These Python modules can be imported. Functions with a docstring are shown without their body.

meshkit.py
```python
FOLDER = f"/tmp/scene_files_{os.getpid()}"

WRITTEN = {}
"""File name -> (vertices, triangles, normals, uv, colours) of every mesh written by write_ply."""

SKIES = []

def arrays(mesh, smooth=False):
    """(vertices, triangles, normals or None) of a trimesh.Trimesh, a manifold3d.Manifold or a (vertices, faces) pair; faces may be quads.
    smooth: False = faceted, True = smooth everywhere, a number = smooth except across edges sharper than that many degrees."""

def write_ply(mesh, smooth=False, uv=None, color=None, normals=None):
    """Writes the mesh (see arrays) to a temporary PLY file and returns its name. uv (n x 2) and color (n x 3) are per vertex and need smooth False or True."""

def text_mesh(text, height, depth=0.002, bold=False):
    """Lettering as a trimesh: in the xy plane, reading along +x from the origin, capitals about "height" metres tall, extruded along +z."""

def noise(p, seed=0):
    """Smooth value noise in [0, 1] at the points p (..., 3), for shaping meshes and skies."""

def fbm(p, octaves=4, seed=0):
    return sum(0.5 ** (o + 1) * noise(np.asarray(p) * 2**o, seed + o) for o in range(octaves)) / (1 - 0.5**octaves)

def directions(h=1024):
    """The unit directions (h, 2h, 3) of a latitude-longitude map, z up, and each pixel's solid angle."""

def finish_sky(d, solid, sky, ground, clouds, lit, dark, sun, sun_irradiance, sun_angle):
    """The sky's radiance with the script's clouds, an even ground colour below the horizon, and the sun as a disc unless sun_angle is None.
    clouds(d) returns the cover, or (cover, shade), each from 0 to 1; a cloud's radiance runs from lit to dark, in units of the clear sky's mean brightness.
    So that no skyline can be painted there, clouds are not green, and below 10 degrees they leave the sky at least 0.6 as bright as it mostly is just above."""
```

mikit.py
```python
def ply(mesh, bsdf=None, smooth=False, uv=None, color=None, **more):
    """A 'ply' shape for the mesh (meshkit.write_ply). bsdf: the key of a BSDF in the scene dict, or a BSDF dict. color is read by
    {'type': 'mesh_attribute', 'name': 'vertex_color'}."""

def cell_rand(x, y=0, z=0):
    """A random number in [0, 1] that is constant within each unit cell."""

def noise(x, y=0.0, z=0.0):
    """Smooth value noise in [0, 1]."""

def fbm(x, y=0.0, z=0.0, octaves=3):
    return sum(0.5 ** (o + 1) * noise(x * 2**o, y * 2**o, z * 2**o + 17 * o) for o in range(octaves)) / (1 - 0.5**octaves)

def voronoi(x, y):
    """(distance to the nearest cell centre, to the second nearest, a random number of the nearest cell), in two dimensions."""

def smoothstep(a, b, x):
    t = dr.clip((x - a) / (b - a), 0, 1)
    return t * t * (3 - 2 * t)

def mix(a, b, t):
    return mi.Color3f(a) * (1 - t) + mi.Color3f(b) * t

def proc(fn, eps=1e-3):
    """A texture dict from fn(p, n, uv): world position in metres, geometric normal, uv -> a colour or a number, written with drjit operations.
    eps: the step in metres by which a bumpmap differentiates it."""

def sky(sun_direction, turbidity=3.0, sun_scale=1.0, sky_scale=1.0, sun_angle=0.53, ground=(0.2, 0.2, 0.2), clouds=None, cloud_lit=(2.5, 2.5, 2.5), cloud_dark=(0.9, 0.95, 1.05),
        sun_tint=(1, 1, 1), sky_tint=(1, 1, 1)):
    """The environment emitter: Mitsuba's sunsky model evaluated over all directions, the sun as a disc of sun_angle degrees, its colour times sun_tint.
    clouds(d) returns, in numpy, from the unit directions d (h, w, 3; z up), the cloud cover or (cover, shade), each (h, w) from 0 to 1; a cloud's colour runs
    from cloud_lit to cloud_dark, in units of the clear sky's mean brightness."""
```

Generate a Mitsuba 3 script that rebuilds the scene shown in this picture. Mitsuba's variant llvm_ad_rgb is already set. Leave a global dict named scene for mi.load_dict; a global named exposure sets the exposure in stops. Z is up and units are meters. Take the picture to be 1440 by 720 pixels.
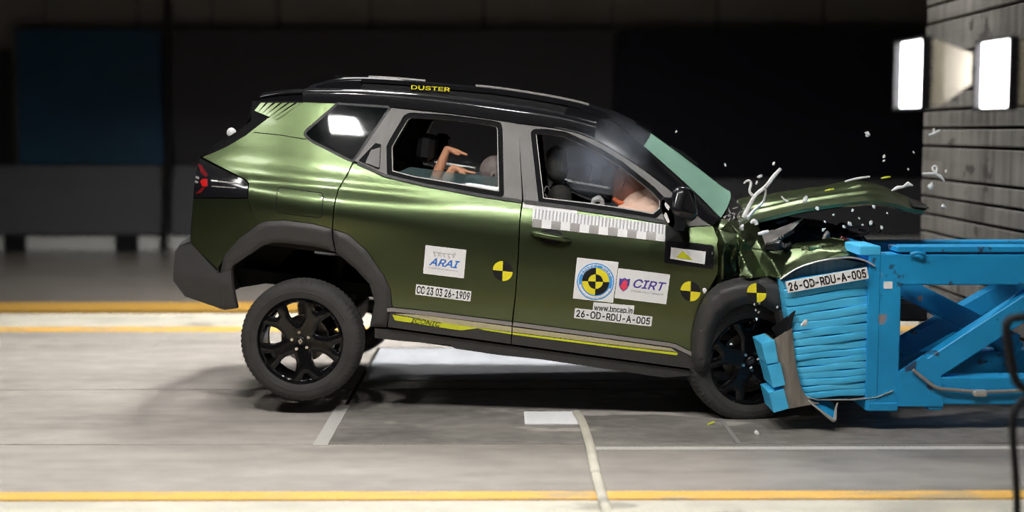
import math, random, numpy as np, trimesh, mitsuba as mi, mikit, meshkit, drjit as dr
import shapely, shapely.geometry as sg, shapely.ops as so
from shapely import affinity
from scipy.spatial import Delaunay
from scipy.interpolate import PchipInterpolator, LinearNDInterpolator
import manifold3d as m3
T = mi.ScalarTransform4f
rng = np.random.default_rng(7); random.seed(7)
scene, labels = {}, {}

# ---------------------------------------------------------------- camera
F_PX, CX, CY = 1885.0, 720.0, 360.0
TH = math.atan(175 / F_PX)
CAM = np.array([0, -7.3, 1.595])
PSI = 13 / F_PX                                         # the hall's long axis vanishes a little left of the middle
RGT = np.array([math.cos(PSI), -math.sin(PSI), 0])
FWD = np.array([math.sin(PSI) * math.cos(TH), math.cos(PSI) * math.cos(TH), -math.sin(TH)])
UPV = np.cross(RGT, FWD)
scene['camera'] = {'type': 'thinlens', 'fov': math.degrees(2 * math.atan(720 / F_PX)), 'fov_axis': 'x',
                   'aperture_radius': 0.032, 'focus_distance': 7.3, 'near_clip': 0.05, 'far_clip': 200.0,
                   'to_world': T().look_at(origin=CAM.tolist(), target=(CAM + FWD).tolist(), up=[0, 0, 1])}
exposure = 0.17
# ---------------------------------------------------------------- ceiling flood banks of the crash hall, some added unseen for brightness (x, y, half width, half depth, radiance, depth of the shade)
CEILING_Z = 6.4
BANKS = [(-0.9, 2.3, .38, .38, 105, .16), (1.9, 2.4, .5, .5, 28, .26), (-3.4, 2.6, .5, .5, 24, .26), (-1.2, .5, .5, .5, 8, .26),
         (-1.6, 5.4, .7, .7, 28, .9), (1.0, 5.4, .7, .7, 28, .9), (-4.4, 7.6, .6, .6, 12, .9), (-3.5, -2.4, .5, .5, 18, .05),  # last pair added unseen to brighten the kick boards and the rear quarter
         (-1.5, -3.0, .17, .27, 190, .05), (-0.1, -3.5, .27, .27, 105, .05), (1.3, -3.2, .27, .27, 95, .05)]
BANK_Z = 4.7
LAMP_RADIANCE = 10.0

# ---------------------------------------------------------------- materials
def P(color, rough=.5, metal=0., spec=.5, coat=0., coat_gloss=.95, **k):
    c = color if isinstance(color, dict) else {'type': 'rgb', 'value': list(color)}
    return {'type': 'twosided', 'b': {'type': 'principled', 'base_color': c, 'roughness': rough, 'metallic': metal, 'specular': spec,
                                      'clearcoat': coat, 'clearcoat_gloss': coat_gloss, **k}}
def mat(name, d): scene['mat_' + name] = d; return 'mat_' + name
nz, fb, sm, mx = mikit.noise, mikit.fbm, mikit.smoothstep, mikit.mix

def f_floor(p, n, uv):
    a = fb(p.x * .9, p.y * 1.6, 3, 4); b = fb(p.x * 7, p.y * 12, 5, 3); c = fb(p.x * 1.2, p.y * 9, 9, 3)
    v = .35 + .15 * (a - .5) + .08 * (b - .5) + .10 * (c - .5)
    v = v * (1 - .38 * sm(-2.0, 2.4, p.x + 1.2 * (a - .5)))  # broad darkening towards the right, put into the floor colour
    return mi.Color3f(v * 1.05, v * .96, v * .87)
def f_plate(p, n, uv):
    a = fb(p.x * 1.8, p.y * 3.5, 1, 4); b = fb(p.x * 14, p.y * 20, 2, 3)
    v = .20 + .13 * (a - .5) + .08 * (b - .5)
    v = v + .22 * sm(.62, .8, fb(p.x * 2.4 + 5, p.y * 5, 4, 4))
    return mi.Color3f(v * 1.05, v * .97, v * .88)
def f_far(p, n, uv):
    a = fb(p.x * .6, p.y * .9, 4, 3); v = .12 + .05 * (a - .5)
    return mi.Color3f(v * 1.06, v * .95, v * .84)
def f_cream(p, n, uv):
    v = .52 + .2 * (fb(p.x * 3, p.y * 6, 1, 4) - .5) - .2 * sm(.66, .78, fb(p.x * 2, p.y * 5, 7, 4))
    return mi.Color3f(v, v * .94, v * .78)
def f_yellow(p, n, uv):
    t = sm(.5, .8, fb(p.x * 4, p.y * 14, 6, 4))
    return mx((.70, .41, .09), (.46, .34, .18), t)
def f_glasspanel(p, n, uv):
    v = .50 + .25 * (fb(p.x * 2, p.y * 4, 1, 4) - .5)
    return mi.Color3f(v * .97, v * 1.0, v * 1.08)
def f_block(p, n, uv):
    h = mikit.cell_rand(dr.floor((p.z + 10) / .137), dr.floor(p.y * 1.1 + 31), 2)
    st = fb(p.y * 16, p.z * 1.6, 2, 3); s2 = fb(p.y * 2, p.z * 3, 5, 3)
    v = .12 + .045 * (h - .5) + .10 * (st - .5) + .09 * (s2 - .5)
    v = v * (1 - .55 * sm(.70, .8, fb(p.y * 5, p.z * 6, 8, 3)))
    return mi.Color3f(v * 1.02, v * .97, v * .90)
def f_blue(p, n, uv):
    t = sm(.66, .74, fb(p.x * 11, p.z * 11 + p.y * 6, 3, 4)); s = fb(p.x * 3, p.z * 5, 1, 3)
    c = mx((.008, .24, .52), (.015, .33, .66), s)
    c = mx(c, (.03, .07, .14), t)
    return mx(c, (.34, .24, .2), sm(.81, .86, fb(p.x * 6, p.z * 6, 12, 3)))
def f_comb(p, n, uv):
    s = fb(p.x * 5, p.z * 24, 2, 3)
    return mx((.04, .43, .76), (.10, .56, .88), s)
def f_banner(p, n, uv):
    t = sm(-4.9, -3.3, p.x); s = fb(p.x * 1.5, p.z * 1.5, 3, 3)
    return mx((.004, .038, .075), (.009, .020, .15), t) * (.7 + .6 * s)
def f_backwall(p, n, uv):
    v = .17 + .06 * (fb(p.x * .8, p.z * .6, 1, 3) - .5); return mi.Color3f(v * 1.05, v, v * .93)
def f_tyre(p, n, uv):
    v = .030 + .030 * fb(p.x * 9, p.y * 9, p.z * 9, 3); return mi.Color3f(v * 1.05, v, v * .96)
def f_clad(p, n, uv):
    v = .040 + .010 * fb(p.x * 120, p.y * 120, p.z * 120, 2); return mi.Color3f(v * 1.04, v, v * .98)
def f_hatch(p, n, uv):
    a = dr.sin(p.x * 700) * dr.sin((p.z + p.x * .12) * 700); return mx((.62, .55, .33), (.32, .29, .2), sm(-.1, .3, a))
def f_tan(p, n, uv):
    v = .24 + .14 * (fb(p.x * 60, p.z * 8, p.y * 4, 3) - .5); return mi.Color3f(v * 1.06, v * .95, v * .82)
def f_paint(p, n, uv):
    v = .95 + .1 * nz(p.x * 900, p.y * 900, p.z * 900); return mi.Color3f(.095 * v, .130 * v, .056 * v)

mat('paint', P(mikit.proc(f_paint), .31, .96, .5, 1.0, .985))
mat('gloss_black', P((.005, .005, .007), .09, 0, .5, 1.0, .985))
mat('satin_black', P((.010, .010, .011), .42, 0, .35))
mat('clad', P(mikit.proc(f_clad), .5, 0, .42))
mat('pillar', P((.115, .105, .10), .42, 0, .5))
mat('dark', P((.010, .010, .011), .75, 0, .3))
mat('trim_cloth', P((.045, .044, .040), .85, 0, .2))
mat('tyre', P(mikit.proc(f_tyre), .72, 0, .35))
mat('rim', P((.004, .004, .005), .14, 0, .3, .25, .97))
mat('chrome', P((.8, .8, .8), .18, 1.0))
mat('steel', P((.33, .32, .31), .4, .85))
mat('white', P((.82, .82, .80), .45))
mat('white_sheet', P((.86, .86, .86), .5, 0, .35))
mat('ink', P((.012, .012, .014), .5, 0, .35))
mat('ink_grey', P((.42, .42, .45), .5))
mat('ink_blue', P((.04, .18, .60), .5))
mat('sky_blue', P((.06, .33, .76), .5))
mat('ink_purple', P((.10, .07, .36), .5))
mat('ink_red', P((.82, .06, .12), .5))
mat('target_yellow', P((.88, .76, .03), .5))
mat('stripe_yellow', P((.66, .68, .03), .4))
mat('hatch', P(mikit.proc(f_hatch), .45))
mat('silver_grey', P((.30, .28, .27), .4, .2))
mat('red_lens', P((.60, .01, .012), .15, 0, .5, 1.0))
mat('dark_red', P((.16, .005, .008), .15, 0, .5, 1.0))
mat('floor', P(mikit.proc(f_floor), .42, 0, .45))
mat('plate', P(mikit.proc(f_plate), .38, 0, .5))
mat('far_floor', P(mikit.proc(f_far), .26, 0, .6))
mat('cream', P(mikit.proc(f_cream), .5))
mat('yellow', P(mikit.proc(f_yellow), .5))
mat('seam', P((.50, .48, .45), .5))
mat('seal', P((.007, .007, .008), .7, 0, .12))
mat('curb', P((.34, .19, .03), .55))  # curb yellow with the shade lying on it mixed into the colour
mat('glass_panel', P(mikit.proc(f_glasspanel), .3, 0, .5))
mat('block', P(mikit.proc(f_block), .85, 0, .3))
mat('blue', P(mikit.proc(f_blue), .42, 0, .5))
mat('comb', P(mikit.proc(f_comb), .38, 0, .5))
mat('blue_dark', P((.006, .06, .15), .4, .0))
mat('foil', P((.62, .60, .56), .35, .6))
mat('tan', P(mikit.proc(f_tan), .5, .35))
mat('banner', P(mikit.proc(f_banner), .7))
mat('backwall', P(mikit.proc(f_backwall), .8))
mat('board_black', P((.042, .041, .047), .8, 0, .2))
mat('board_ink', P((.013, .013, .021), .85, 0, .2))
mat('board_grey', P((.11, .11, .12), .7))
mat('lamp_shell', P((.50, .45, .34), .55, 0, .3))
mat('skin_tan', P((.62, .30, .17), .55))
mat('skin_head', P((.46, .22, .16), .55))
mat('head_grey', P((.24, .20, .19), .6))
mat('shirt', P((.05, .06, .07), .8))
mat('airbag', P((.92, .64, .50), .75, 0, .2))
mat('orange', P((.75, .16, .06), .6))
mat('cloth_grey', P((.30, .28, .25), .85))
mat('pane', {'type': 'thindielectric', 'int_ior': 1.5})
mat('dark_pane', {'type': 'blendbsdf', 'weight': .35, 'a': {'type': 'twosided', 'b': {'type': 'principled', 'base_color': {'type': 'rgb', 'value': [.004, .006, .007]}, 'roughness': .06, 'specular': .7}}, 'b': {'type': 'thindielectric', 'int_ior': 1.5}})
mat('cut_pane', {'type': 'blendbsdf', 'weight': .30, 'a': {'type': 'thindielectric', 'int_ior': 1.5}, 'b': {'type': 'twosided', 'b': {'type': 'diffuse', 'reflectance': {'type': 'rgb', 'value': [.14, .22, .22]}}}})
mat('mint', {'type': 'blendbsdf', 'weight': .72, 'a': {'type': 'thindielectric', 'int_ior': 1.5}, 'b': {'type': 'twosided', 'b': {'type': 'principled', 'base_color': {'type': 'rgb', 'value': [.30, .55, .43]}, 'roughness': .35, 'clearcoat': .6}}})
mat('mirror_glass', P((.75, .75, .75), .05, 1.0))

# ---------------------------------------------------------------- helpers
def numbered(key):
    if key not in scene and key not in labels: return key
    k = 1
    while f'{key}_{k:03d}' in scene or f'{key}_{k:03d}' in labels: k += 1
    return f'{key}_{k:03d}'
def add(key, mesh, m, smooth=False, label=None, cat=None, group=None, kind=None, **more):
    key = numbered(key)
    scene[key] = mikit.ply(mesh, m, smooth=smooth, **more)
    note(key, label, cat, group, kind); return key
def note(key, label=None, cat=None, group=None, kind=None):
    d = {k: v for k, v in (('label', label), ('category', cat), ('group', group), ('kind', kind)) if v}
    if d: labels[key] = d
cc = trimesh.util.concatenate
def box(x0, x1, y0, y1, z0, z1, bev=0.0):
    lo, hi = np.minimum([x0, y0, z0], [x1, y1, z1]), np.maximum([x0, y0, z0], [x1, y1, z1])
    b = trimesh.creation.box(hi - lo)
    if bev > 0:
        bev = min(bev, (hi - lo).min() * .45); e = hi - lo; pts = []
        for s in np.ndindex(2, 2, 2):
            sgn = np.array(s) * 2 - 1
            for k in range(3):
                q = sgn * e / 2; q2 = q - sgn * bev; q2[k] = q[k]; pts.append(q2)
        b = trimesh.convex.convex_hull(np.array(pts))
    b.apply_translation((lo + hi) / 2); return b
def obox(a, b, w, h, up=(0, 0, 1), bev=0.0):
    """A bar from a to b, w wide (sideways), h tall."""
    a, b = np.asarray(a, float), np.asarray(b, float); x = b - a; l = np.linalg.norm(x); x /= l
    y = np.cross(up, x); y /= np.linalg.norm(y); z = np.cross(x, y)
    m = box(-l / 2, l / 2, -w / 2, w / 2, -h / 2, h / 2, bev); M = np.eye(4); M[:3, 0], M[:3, 1], M[:3, 2], M[:3, 3] = x, y, z, (a + b) / 2
    m.apply_transform(M); return m
def tube(pts, r, sides=8, cap=True, dense=0):
    p = np.asarray(pts, float)
    if dense:
        t = np.r_[0, np.cumsum(np.linalg.norm(np.diff(p, axis=0), axis=1))]
        q = PchipInterpolator(t, p)(np.linspace(0, t[-1], dense))
        if np.ndim(r): r = np.interp(np.linspace(0, t[-1], dense), t, r)
        p = q
    r = np.broadcast_to(r, (len(p),)); d = np.gradient(p, axis=0); d /= np.linalg.norm(d, axis=1, keepdims=True) + 1e-12
    ref = np.array([0, 0, 1.]) if abs(d[0, 2]) < .8 else np.array([1., 0, 0]); V = []
    for i in range(len(p)):
        a = np.cross(d[i], ref); a /= np.linalg.norm(a) + 1e-12; b = np.cross(a, d[i]); ref = b
        for k in range(sides):
            g = 2 * math.pi * k / sides; V.append(p[i] + r[i] * (math.cos(g) * a + math.sin(g) * b))
    Fc = []
    for i in range(len(p) - 1):
        for k in range(sides):
            a, b = i * sides + k, i * sides + (k + 1) % sides; Fc += [[a, b, b + sides], [a, b + sides, a + sides]]
    if cap:
        for k in range(1, sides - 1): Fc += [[0, k + 1, k], [(len(p) - 1) * sides, (len(p) - 1) * sides + k, (len(p) - 1) * sides + k + 1]]
    return trimesh.Trimesh(np.array(V), np.array(Fc), process=False)
def grid_mesh(G):
    n, m = G.shape[:2]; i = np.arange(n * m).reshape(n, m)
    q = np.stack([i[:-1, :-1], i[1:, :-1], i[1:, 1:], i[:-1, 1:]], -1).reshape(-1, 4)
    return trimesh.Trimesh(G.reshape(-1, 3), np.vstack([q[:, [0, 1, 2]], q[:, [0, 2, 3]]]), process=False)
def thick(mesh, t):
    """A sheet given thickness t along its normals, with a closed rim."""
    v, f = np.array(mesh.vertices), np.array(mesh.faces); n = np.zeros_like(v)
    fn = np.cross(v[f[:, 1]] - v[f[:, 0]], v[f[:, 2]] - v[f[:, 0]])
    for k in range(3): np.add.at(n, f[:, k], fn)
    n /= np.linalg.norm(n, axis=1, keepdims=True) + 1e-12
    e = np.vstack([f[:, [0, 1]], f[:, [1, 2]], f[:, [2, 0]]]); s = np.sort(e, axis=1)
    _, inv, cnt = np.unique(s, axis=0, return_inverse=True, return_counts=True); be = e[cnt[inv.ravel()] == 1]; N = len(v)
    rim = np.vstack([np.c_[be[:, 1], be[:, 0], be[:, 0] + N], np.c_[be[:, 1], be[:, 0] + N, be[:, 1] + N]])
    return trimesh.Trimesh(np.vstack([v, v - n * t]), np.vstack([f, f[:, ::-1] + N, rim]), process=False)
def hull(pairs):
    """[(point, radius), ...] -> manifold hull of the spheres."""
    return m3.Manifold.batch_hull([m3.Manifold.sphere(r, 20).translate(tuple(map(float, p))) for p, r in pairs])
def body(chains, edge=.012, smooth=8):
    """chains: lists of (point, radius); one continuous smoothed figure."""
    parts = []
    for c in chains:
        for a, b in zip(c[:-1], c[1:]): parts.append(hull([a, b]))
    M = m3.Manifold.batch_boolean(parts, m3.OpType.Add).refine_to_length(edge)
    m = M.to_mesh(); t = trimesh.Trimesh(m.vert_properties[:, :3], m.tri_verts, process=True)
    trimesh.smoothing.filter_taubin(t, iterations=smooth); return t
def extrude(poly, h): 
    gs = getattr(poly, 'geoms', [poly]); return cc([trimesh.creation.extrude_polygon(g, h, engine='earcut') for g in gs if g.area > 1e-9])

def ray(u, v):
    return FWD + (u - CX) / F_PX * RGT - (v - CY) / F_PX * UPV
def ground(u, v, z=0.):
    d = ray(u, v); return CAM + d * (z - CAM[2]) / d[2]
def at(u, v, y):
    d = ray(u, v); return CAM + d * (y - CAM[1]) / d[1]

# ================================================================ THE HALL
X0, X1, YB, YF = -9.0, 3.3, 10.95, -9.5
gy = lambda v: float(ground(720, v)[1])
# floor: a sub-floor that shows in the joints, and slabs / plates laid on it
add('floor', box(X0, 9.0, YF, YB + .2, -.16, -.03), 'mat_dark', kind='structure')
def slab(x0, x1, v_far, v_near, m, top=0.0, label=None, g=.011):
    y0, y1 = (gy(v_near) if v_near < 900 else YF), (gy(v_far) if v_far else YB)
    return add('floor__slab', box(x0 + g, x1 - g, y0 + g, y1 - g, -.03, top, .004), m, label=label)
XJ, XK = -.92, 1.213
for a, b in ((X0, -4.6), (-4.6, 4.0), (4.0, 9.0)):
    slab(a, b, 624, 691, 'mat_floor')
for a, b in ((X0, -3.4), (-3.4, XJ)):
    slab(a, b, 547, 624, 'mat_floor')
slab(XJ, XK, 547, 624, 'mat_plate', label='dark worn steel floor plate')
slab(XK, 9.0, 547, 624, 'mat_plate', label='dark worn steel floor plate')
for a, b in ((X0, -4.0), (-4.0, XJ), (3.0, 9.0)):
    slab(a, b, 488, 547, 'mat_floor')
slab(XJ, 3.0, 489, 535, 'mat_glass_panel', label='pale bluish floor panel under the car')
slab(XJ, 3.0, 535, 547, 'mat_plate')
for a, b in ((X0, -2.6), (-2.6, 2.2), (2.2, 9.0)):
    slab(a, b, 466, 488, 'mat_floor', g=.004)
slab(X0, 9, 440, 459, 'mat_cream', label='cream painted floor band')
slab(X0, 9, 0, 429, 'mat_far_floor', label='dark polished far floor')
YE = gy(703)
add('floor__slab', box(X0 + .006, 8.994, YE - .78, YE - .006, -.03, 0, .004), 'mat_cream', label='cream painted floor band')
add('floor__slab', box(X0 + .006, 8.994, YF, YE - 1.17, -.03, 0, .004), 'mat_far_floor', label='added unseen dark polished near floor')  # added out of view so that the doors reflect less light
def line(name, v0, v1, label, top=.001):
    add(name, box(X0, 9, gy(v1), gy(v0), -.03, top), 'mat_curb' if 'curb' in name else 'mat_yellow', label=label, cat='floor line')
line('floor_line', 691, 702, 'yellow painted floor line nearest the camera, beside the cream band')
line('floor_line', 459, 466, 'thin yellow painted floor line on the near edge of the far cream band')
line('floor_curb', 429, 440, 'orange yellow curb strip with painted shade behind the car, along the dark far floor', .03)
add('floor_curb', box(X0, 9, YE - 1.17, YE - .78, -.03, .03), 'mat_curb', label='added unseen orange yellow curb strip on the camera side, beyond the near cream band', cat='floor line')  # added out of view together with the dark near floor
# light joint strips round the dark plate
s0, s1 = ground(480, 571), ground(446, 627)
add('plate_seam', obox([XJ - .012, s1[1], .002], [XJ - .012, s0[1], .002], .075, .006), 'mat_seam', label='pale metal seam strip at the left edge of the dark floor plate', cat='seam strip')
add('plate_seam', box(.45, 3.2, gy(633), gy(629), -.01, .002), 'mat_seam', label='thin pale seam strip along the near edge of the dark floor plate', cat='seam strip')
add('plate_seam', box(XK - .012, XK + .012, gy(624), gy(560), -.01, .0015), 'mat_silver_grey', label='thin pale seam running under the front wheel between two dark plates', cat='seam strip')
w0, w1 = ground(738, 597), ground(812, 580)
add('floor_sheet', box(w0[0], w1[0], w0[1], w1[1], .0, .006), 'mat_white_sheet', label='small white rectangular plate lying on the dark floor plate', cat='plate')
hp = [ground(u, v, .02) for u, v in ((811, 579), (818, 590), (824, 606), (830, 626), (835, 650), (841, 675), (847, 697), (857, 725), (868, 760))]
hm = tube(hp, .024, 10, dense=60); hm.vertices[:, 2] = .004 + (hm.vertices[:, 2] - hm.vertices[:, 2].min()) * .55
add('hose', hm, 'mat_cream', 60, label='cream fabric hose running over the floor towards the camera', cat='hose')

# ceiling and rear boundaries (out of frame)
add('ceiling', box(X0, 9.0, YF, YB + .2, CEILING_Z, CEILING_Z + .1), 'mat_dark', kind='structure')
# back wall with joints
wb = add('wall_back', box(X0, 9.0, YB + .12, YB + .3, -.1, CEILING_Z), 'mat_dark', kind='structure')
edges = [X0] + [at(u, 20, YB)[0] for u in (-60, 60, 190, 233, 296, 390, 520, 680, 862, 1010, 1160, 1310)] + [9.0]
for a, b in zip(edges[:-1], edges[1:]):
    add('wall_back__panel', box(a + .012, b - .012, YB + .08, YB + .125, .2, 4.2, .006), 'mat_backwall')
add('baseboard_back', box(X0, 9.0, YB + .05, YB + .125, 0, .2), 'mat_white', kind='structure')
# free-standing boards before the back wall
yb = YB - .25
def board(name, u0, u1, v0, v1, m, label, cat, t=.06, y=None):
    y = yb if y is None else y; a, b = at(u0, v0, y), at(u1, v1, y)
    return add(name, box(a[0], b[0], y, y + t, b[2], a[2], .006), m, label=label, cat=cat)
board('backdrop_board', 233, 861, 42, 231, 'mat_board_black', 'large black backdrop board behind the car roof, in the middle of the back wall', 'board')
board('backdrop_board', 867, 1420, 42, 250, 'mat_board_ink', 'blue-black backdrop board above the bonnet, right of the middle board', 'board')
board('banner', 21, 230, 42, 231, 'mat_banner', 'dim teal to navy blue banner at the left of the back wall', 'banner')
board('doorway_board', -80, 19, 70, 231, 'mat_dark', 'black upright board at the left edge, beside the teal banner', 'board')
for i, (a, b, w) in enumerate(((-140, 228, 'under the teal banner'), (240, 860, 'behind the rear of the car'), (868, 1400, 'behind the wrecked bonnet'))):
    board('low_barrier', a, b, 233 if i < 2 else 252, 330, 'mat_board_grey', 'long grey low barrier panel ' + w, 'barrier panel')
for i, (a, b, w) in enumerate(((-140, 7, 'left of the leftmost foot block'), (37, 163, 'between the two foot blocks under the banner'), (195, 229, 'between the second foot block and the hanging cable'), (240, 469, 'behind the rear of the car'), (501, 860, 'behind the car cabin'), (868, 1400, 'behind the blue frame'))):
    c_, d_ = at(a, 333, yb), at(b, 350, yb); add('kick_board', box(c_[0], d_[0], yb - .01, yb + .01, .005, c_[2]), 'mat_white', label='white kick board along the floor ' + w, cat='kick board')
for a, b, w in ((8, 36, 'leftmost black block foot under the grey panel'), (164, 194, 'second black block foot under the grey panel, left of the hanging cable'), (470, 500, 'black block foot behind the rear wheel')):
    c, d = at(a, 330, yb), at(b, 350, yb)
    add('foot_block', box(c[0], d[0], yb - .08, yb + .12, 0, c[2], .01), 'mat_dark', label=w, cat='foot')
cp = [at(u, v, yb - .12) for u, v in ((236, -5), (236, 60), (235, 120), (237, 175), (240, 215), (236, 260), (232, 310), (229, 352))]
cp[-1][2] = .03
add('hanging_cable', tube(cp, .045, 8, dense=40), 'mat_dark', 60, label='thick black cable hanging down the back wall right of the teal banner', cat='cable')

# the concrete barrier block at the right: a core and courses of blocks
BY0, BY1 = -1.6, float(0)
e_ = None
BY1 = float((lambda d: CAM[1] + 3.3 * d[1] / d[0])(ray(1299, 200)))
add('wall_right', box(X1 + .05, X1 + 2.0, BY0, BY1 - .02, -.1, 4.4), 'mat_dark', kind='structure')
zz = .0; course = 0; r2 = np.random.default_rng(3)
while zz < 4.2:
    h = .137 if course not in (9, 15) else .25
    yy = BY1 
    while yy > BY0:
        l = 2.3 + r2.random() * .8; y0 = max(BY0, yy - l)
        off = r2.random() * .012
        add('wall_right__block', box(X1 - off, X1 + .1, y0 + .003, yy - .003, zz + .010, zz + h - .010, .008), 'mat_block')
        yy -= l
    zz += h; course += 1

# ceiling flood banks
for i, (x, y, hx, hy, L, sd) in enumerate(BANKS):
    k = numbered('flood_bank')
    t = .04
    hs = cc([box(x - hx - t, x - hx, y - hy - t, y + hy + t, BANK_Z - sd, BANK_Z + .05), box(x + hx, x + hx + t, y - hy - t, y + hy + t, BANK_Z - sd, BANK_Z + .05),
             box(x - hx, x + hx, y - hy - t, y - hy, BANK_Z - sd, BANK_Z + .05), box(x - hx, x + hx, y + hy, y + hy + t, BANK_Z - sd, BANK_Z + .05),
             box(x - hx - t, x + hx + t, y - hy - t, y + hy + t, BANK_Z + .05, BANK_Z + .09)])
    scene[k + '__housing'] = mikit.ply(hs, 'mat_dark')
    scene[k + '__rod'] = mikit.ply(tube([[x, y, BANK_Z + .08], [x, y, CEILING_Z]], .03), 'mat_steel')
    scene[k + '__diffuser'] = {**mikit.ply(box(x - hx, x + hx, y - hy, y + hy, BANK_Z - .01, BANK_Z), 'mat_white'),
                               'emitter': {'type': 'area', 'radiance': {'type': 'rgb', 'value': [L, L * .985, L * .95]}}}
    labels[k] = {'label': 'square ceiling flood light bank hanging unseen over the crash bay, some added for brightness', 'category': 'light', 'group': 'ceiling flood banks'}

# ================================================================ THE CAR: local frame x forward, y to the far side, z up, level
YAW, PITCH = math.radians(-3), math.radians(7)
RZ = np.array([[math.cos(YAW), -math.sin(YAW), 0], [math.sin(YAW), math.cos(YAW), 0], [0, 0, 1]])
RY = np.array([[math.cos(PITCH), 0, math.sin(PITCH)], [0, 1, 0], [-math.sin(PITCH), 0, math.cos(PITCH)]])
CR = RZ @ RY
CT = at(1053, 508, 0.0) - CR @ np.array([0, -.89, .35])
CR[:] = CR
def W(mesh):
    m = mesh.copy(); m.vertices = np.asarray(m.vertices) @ CR.T + CT; return m
def L(u, v, y):
    d, o = CR.T @ ray(u, v), CR.T @ (CAM - CT); t = (y - o[1]) / d[1]; return o + t * d
_prof = PchipInterpolator([-.2, .10, .20, .30, .45, .60, .75, .86, .94, 1.0, 1.05, 1.10, 1.20, 1.35, 1.50, 1.58, 1.70],
                          [.80, .845, .86, .876, .889, .897, .902, .899, .886, .866, .842, .816, .778, .722, .660, .622, .55])
def Yh(x, z):
    x, z = np.asarray(x, float), np.asarray(z, float); y = _prof(np.clip(z, -.2, 1.7))
    y = y + .026 * np.exp(-((x + 2.42) / .52) ** 2 - ((z - .90) / .12) ** 2) + .015 * np.exp(-((x + .15) / .5) ** 2 - ((z - .90) / .12) ** 2)
    zc = .985 + .0 * x
    y = y - .014 * np.exp(-((z - (1.000 + .03 * (x + 2.6))) / .032) ** 2) * np.exp(-((x + 2.45) / .62) ** 4)
    t = np.clip(-(x + 2.45) / .8, 0, 2); y = y * (1 - .15 * t ** 2)
    t = np.clip((x + .1) / .9, 0, 2); return y * (1 - .10 * t ** 2)
def S(u, v):
    """(x, z) on the near body side that the photograph shows at the pixel."""
    y = -.85
    for _ in range(25):
        q = L(u, v, y); y = .5 * y - .5 * float(Yh(q[0], q[2]))
    return q[0], q[2]
def SP(px): return sg.Polygon([S(*p) for p in px]).buffer(0)
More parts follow.
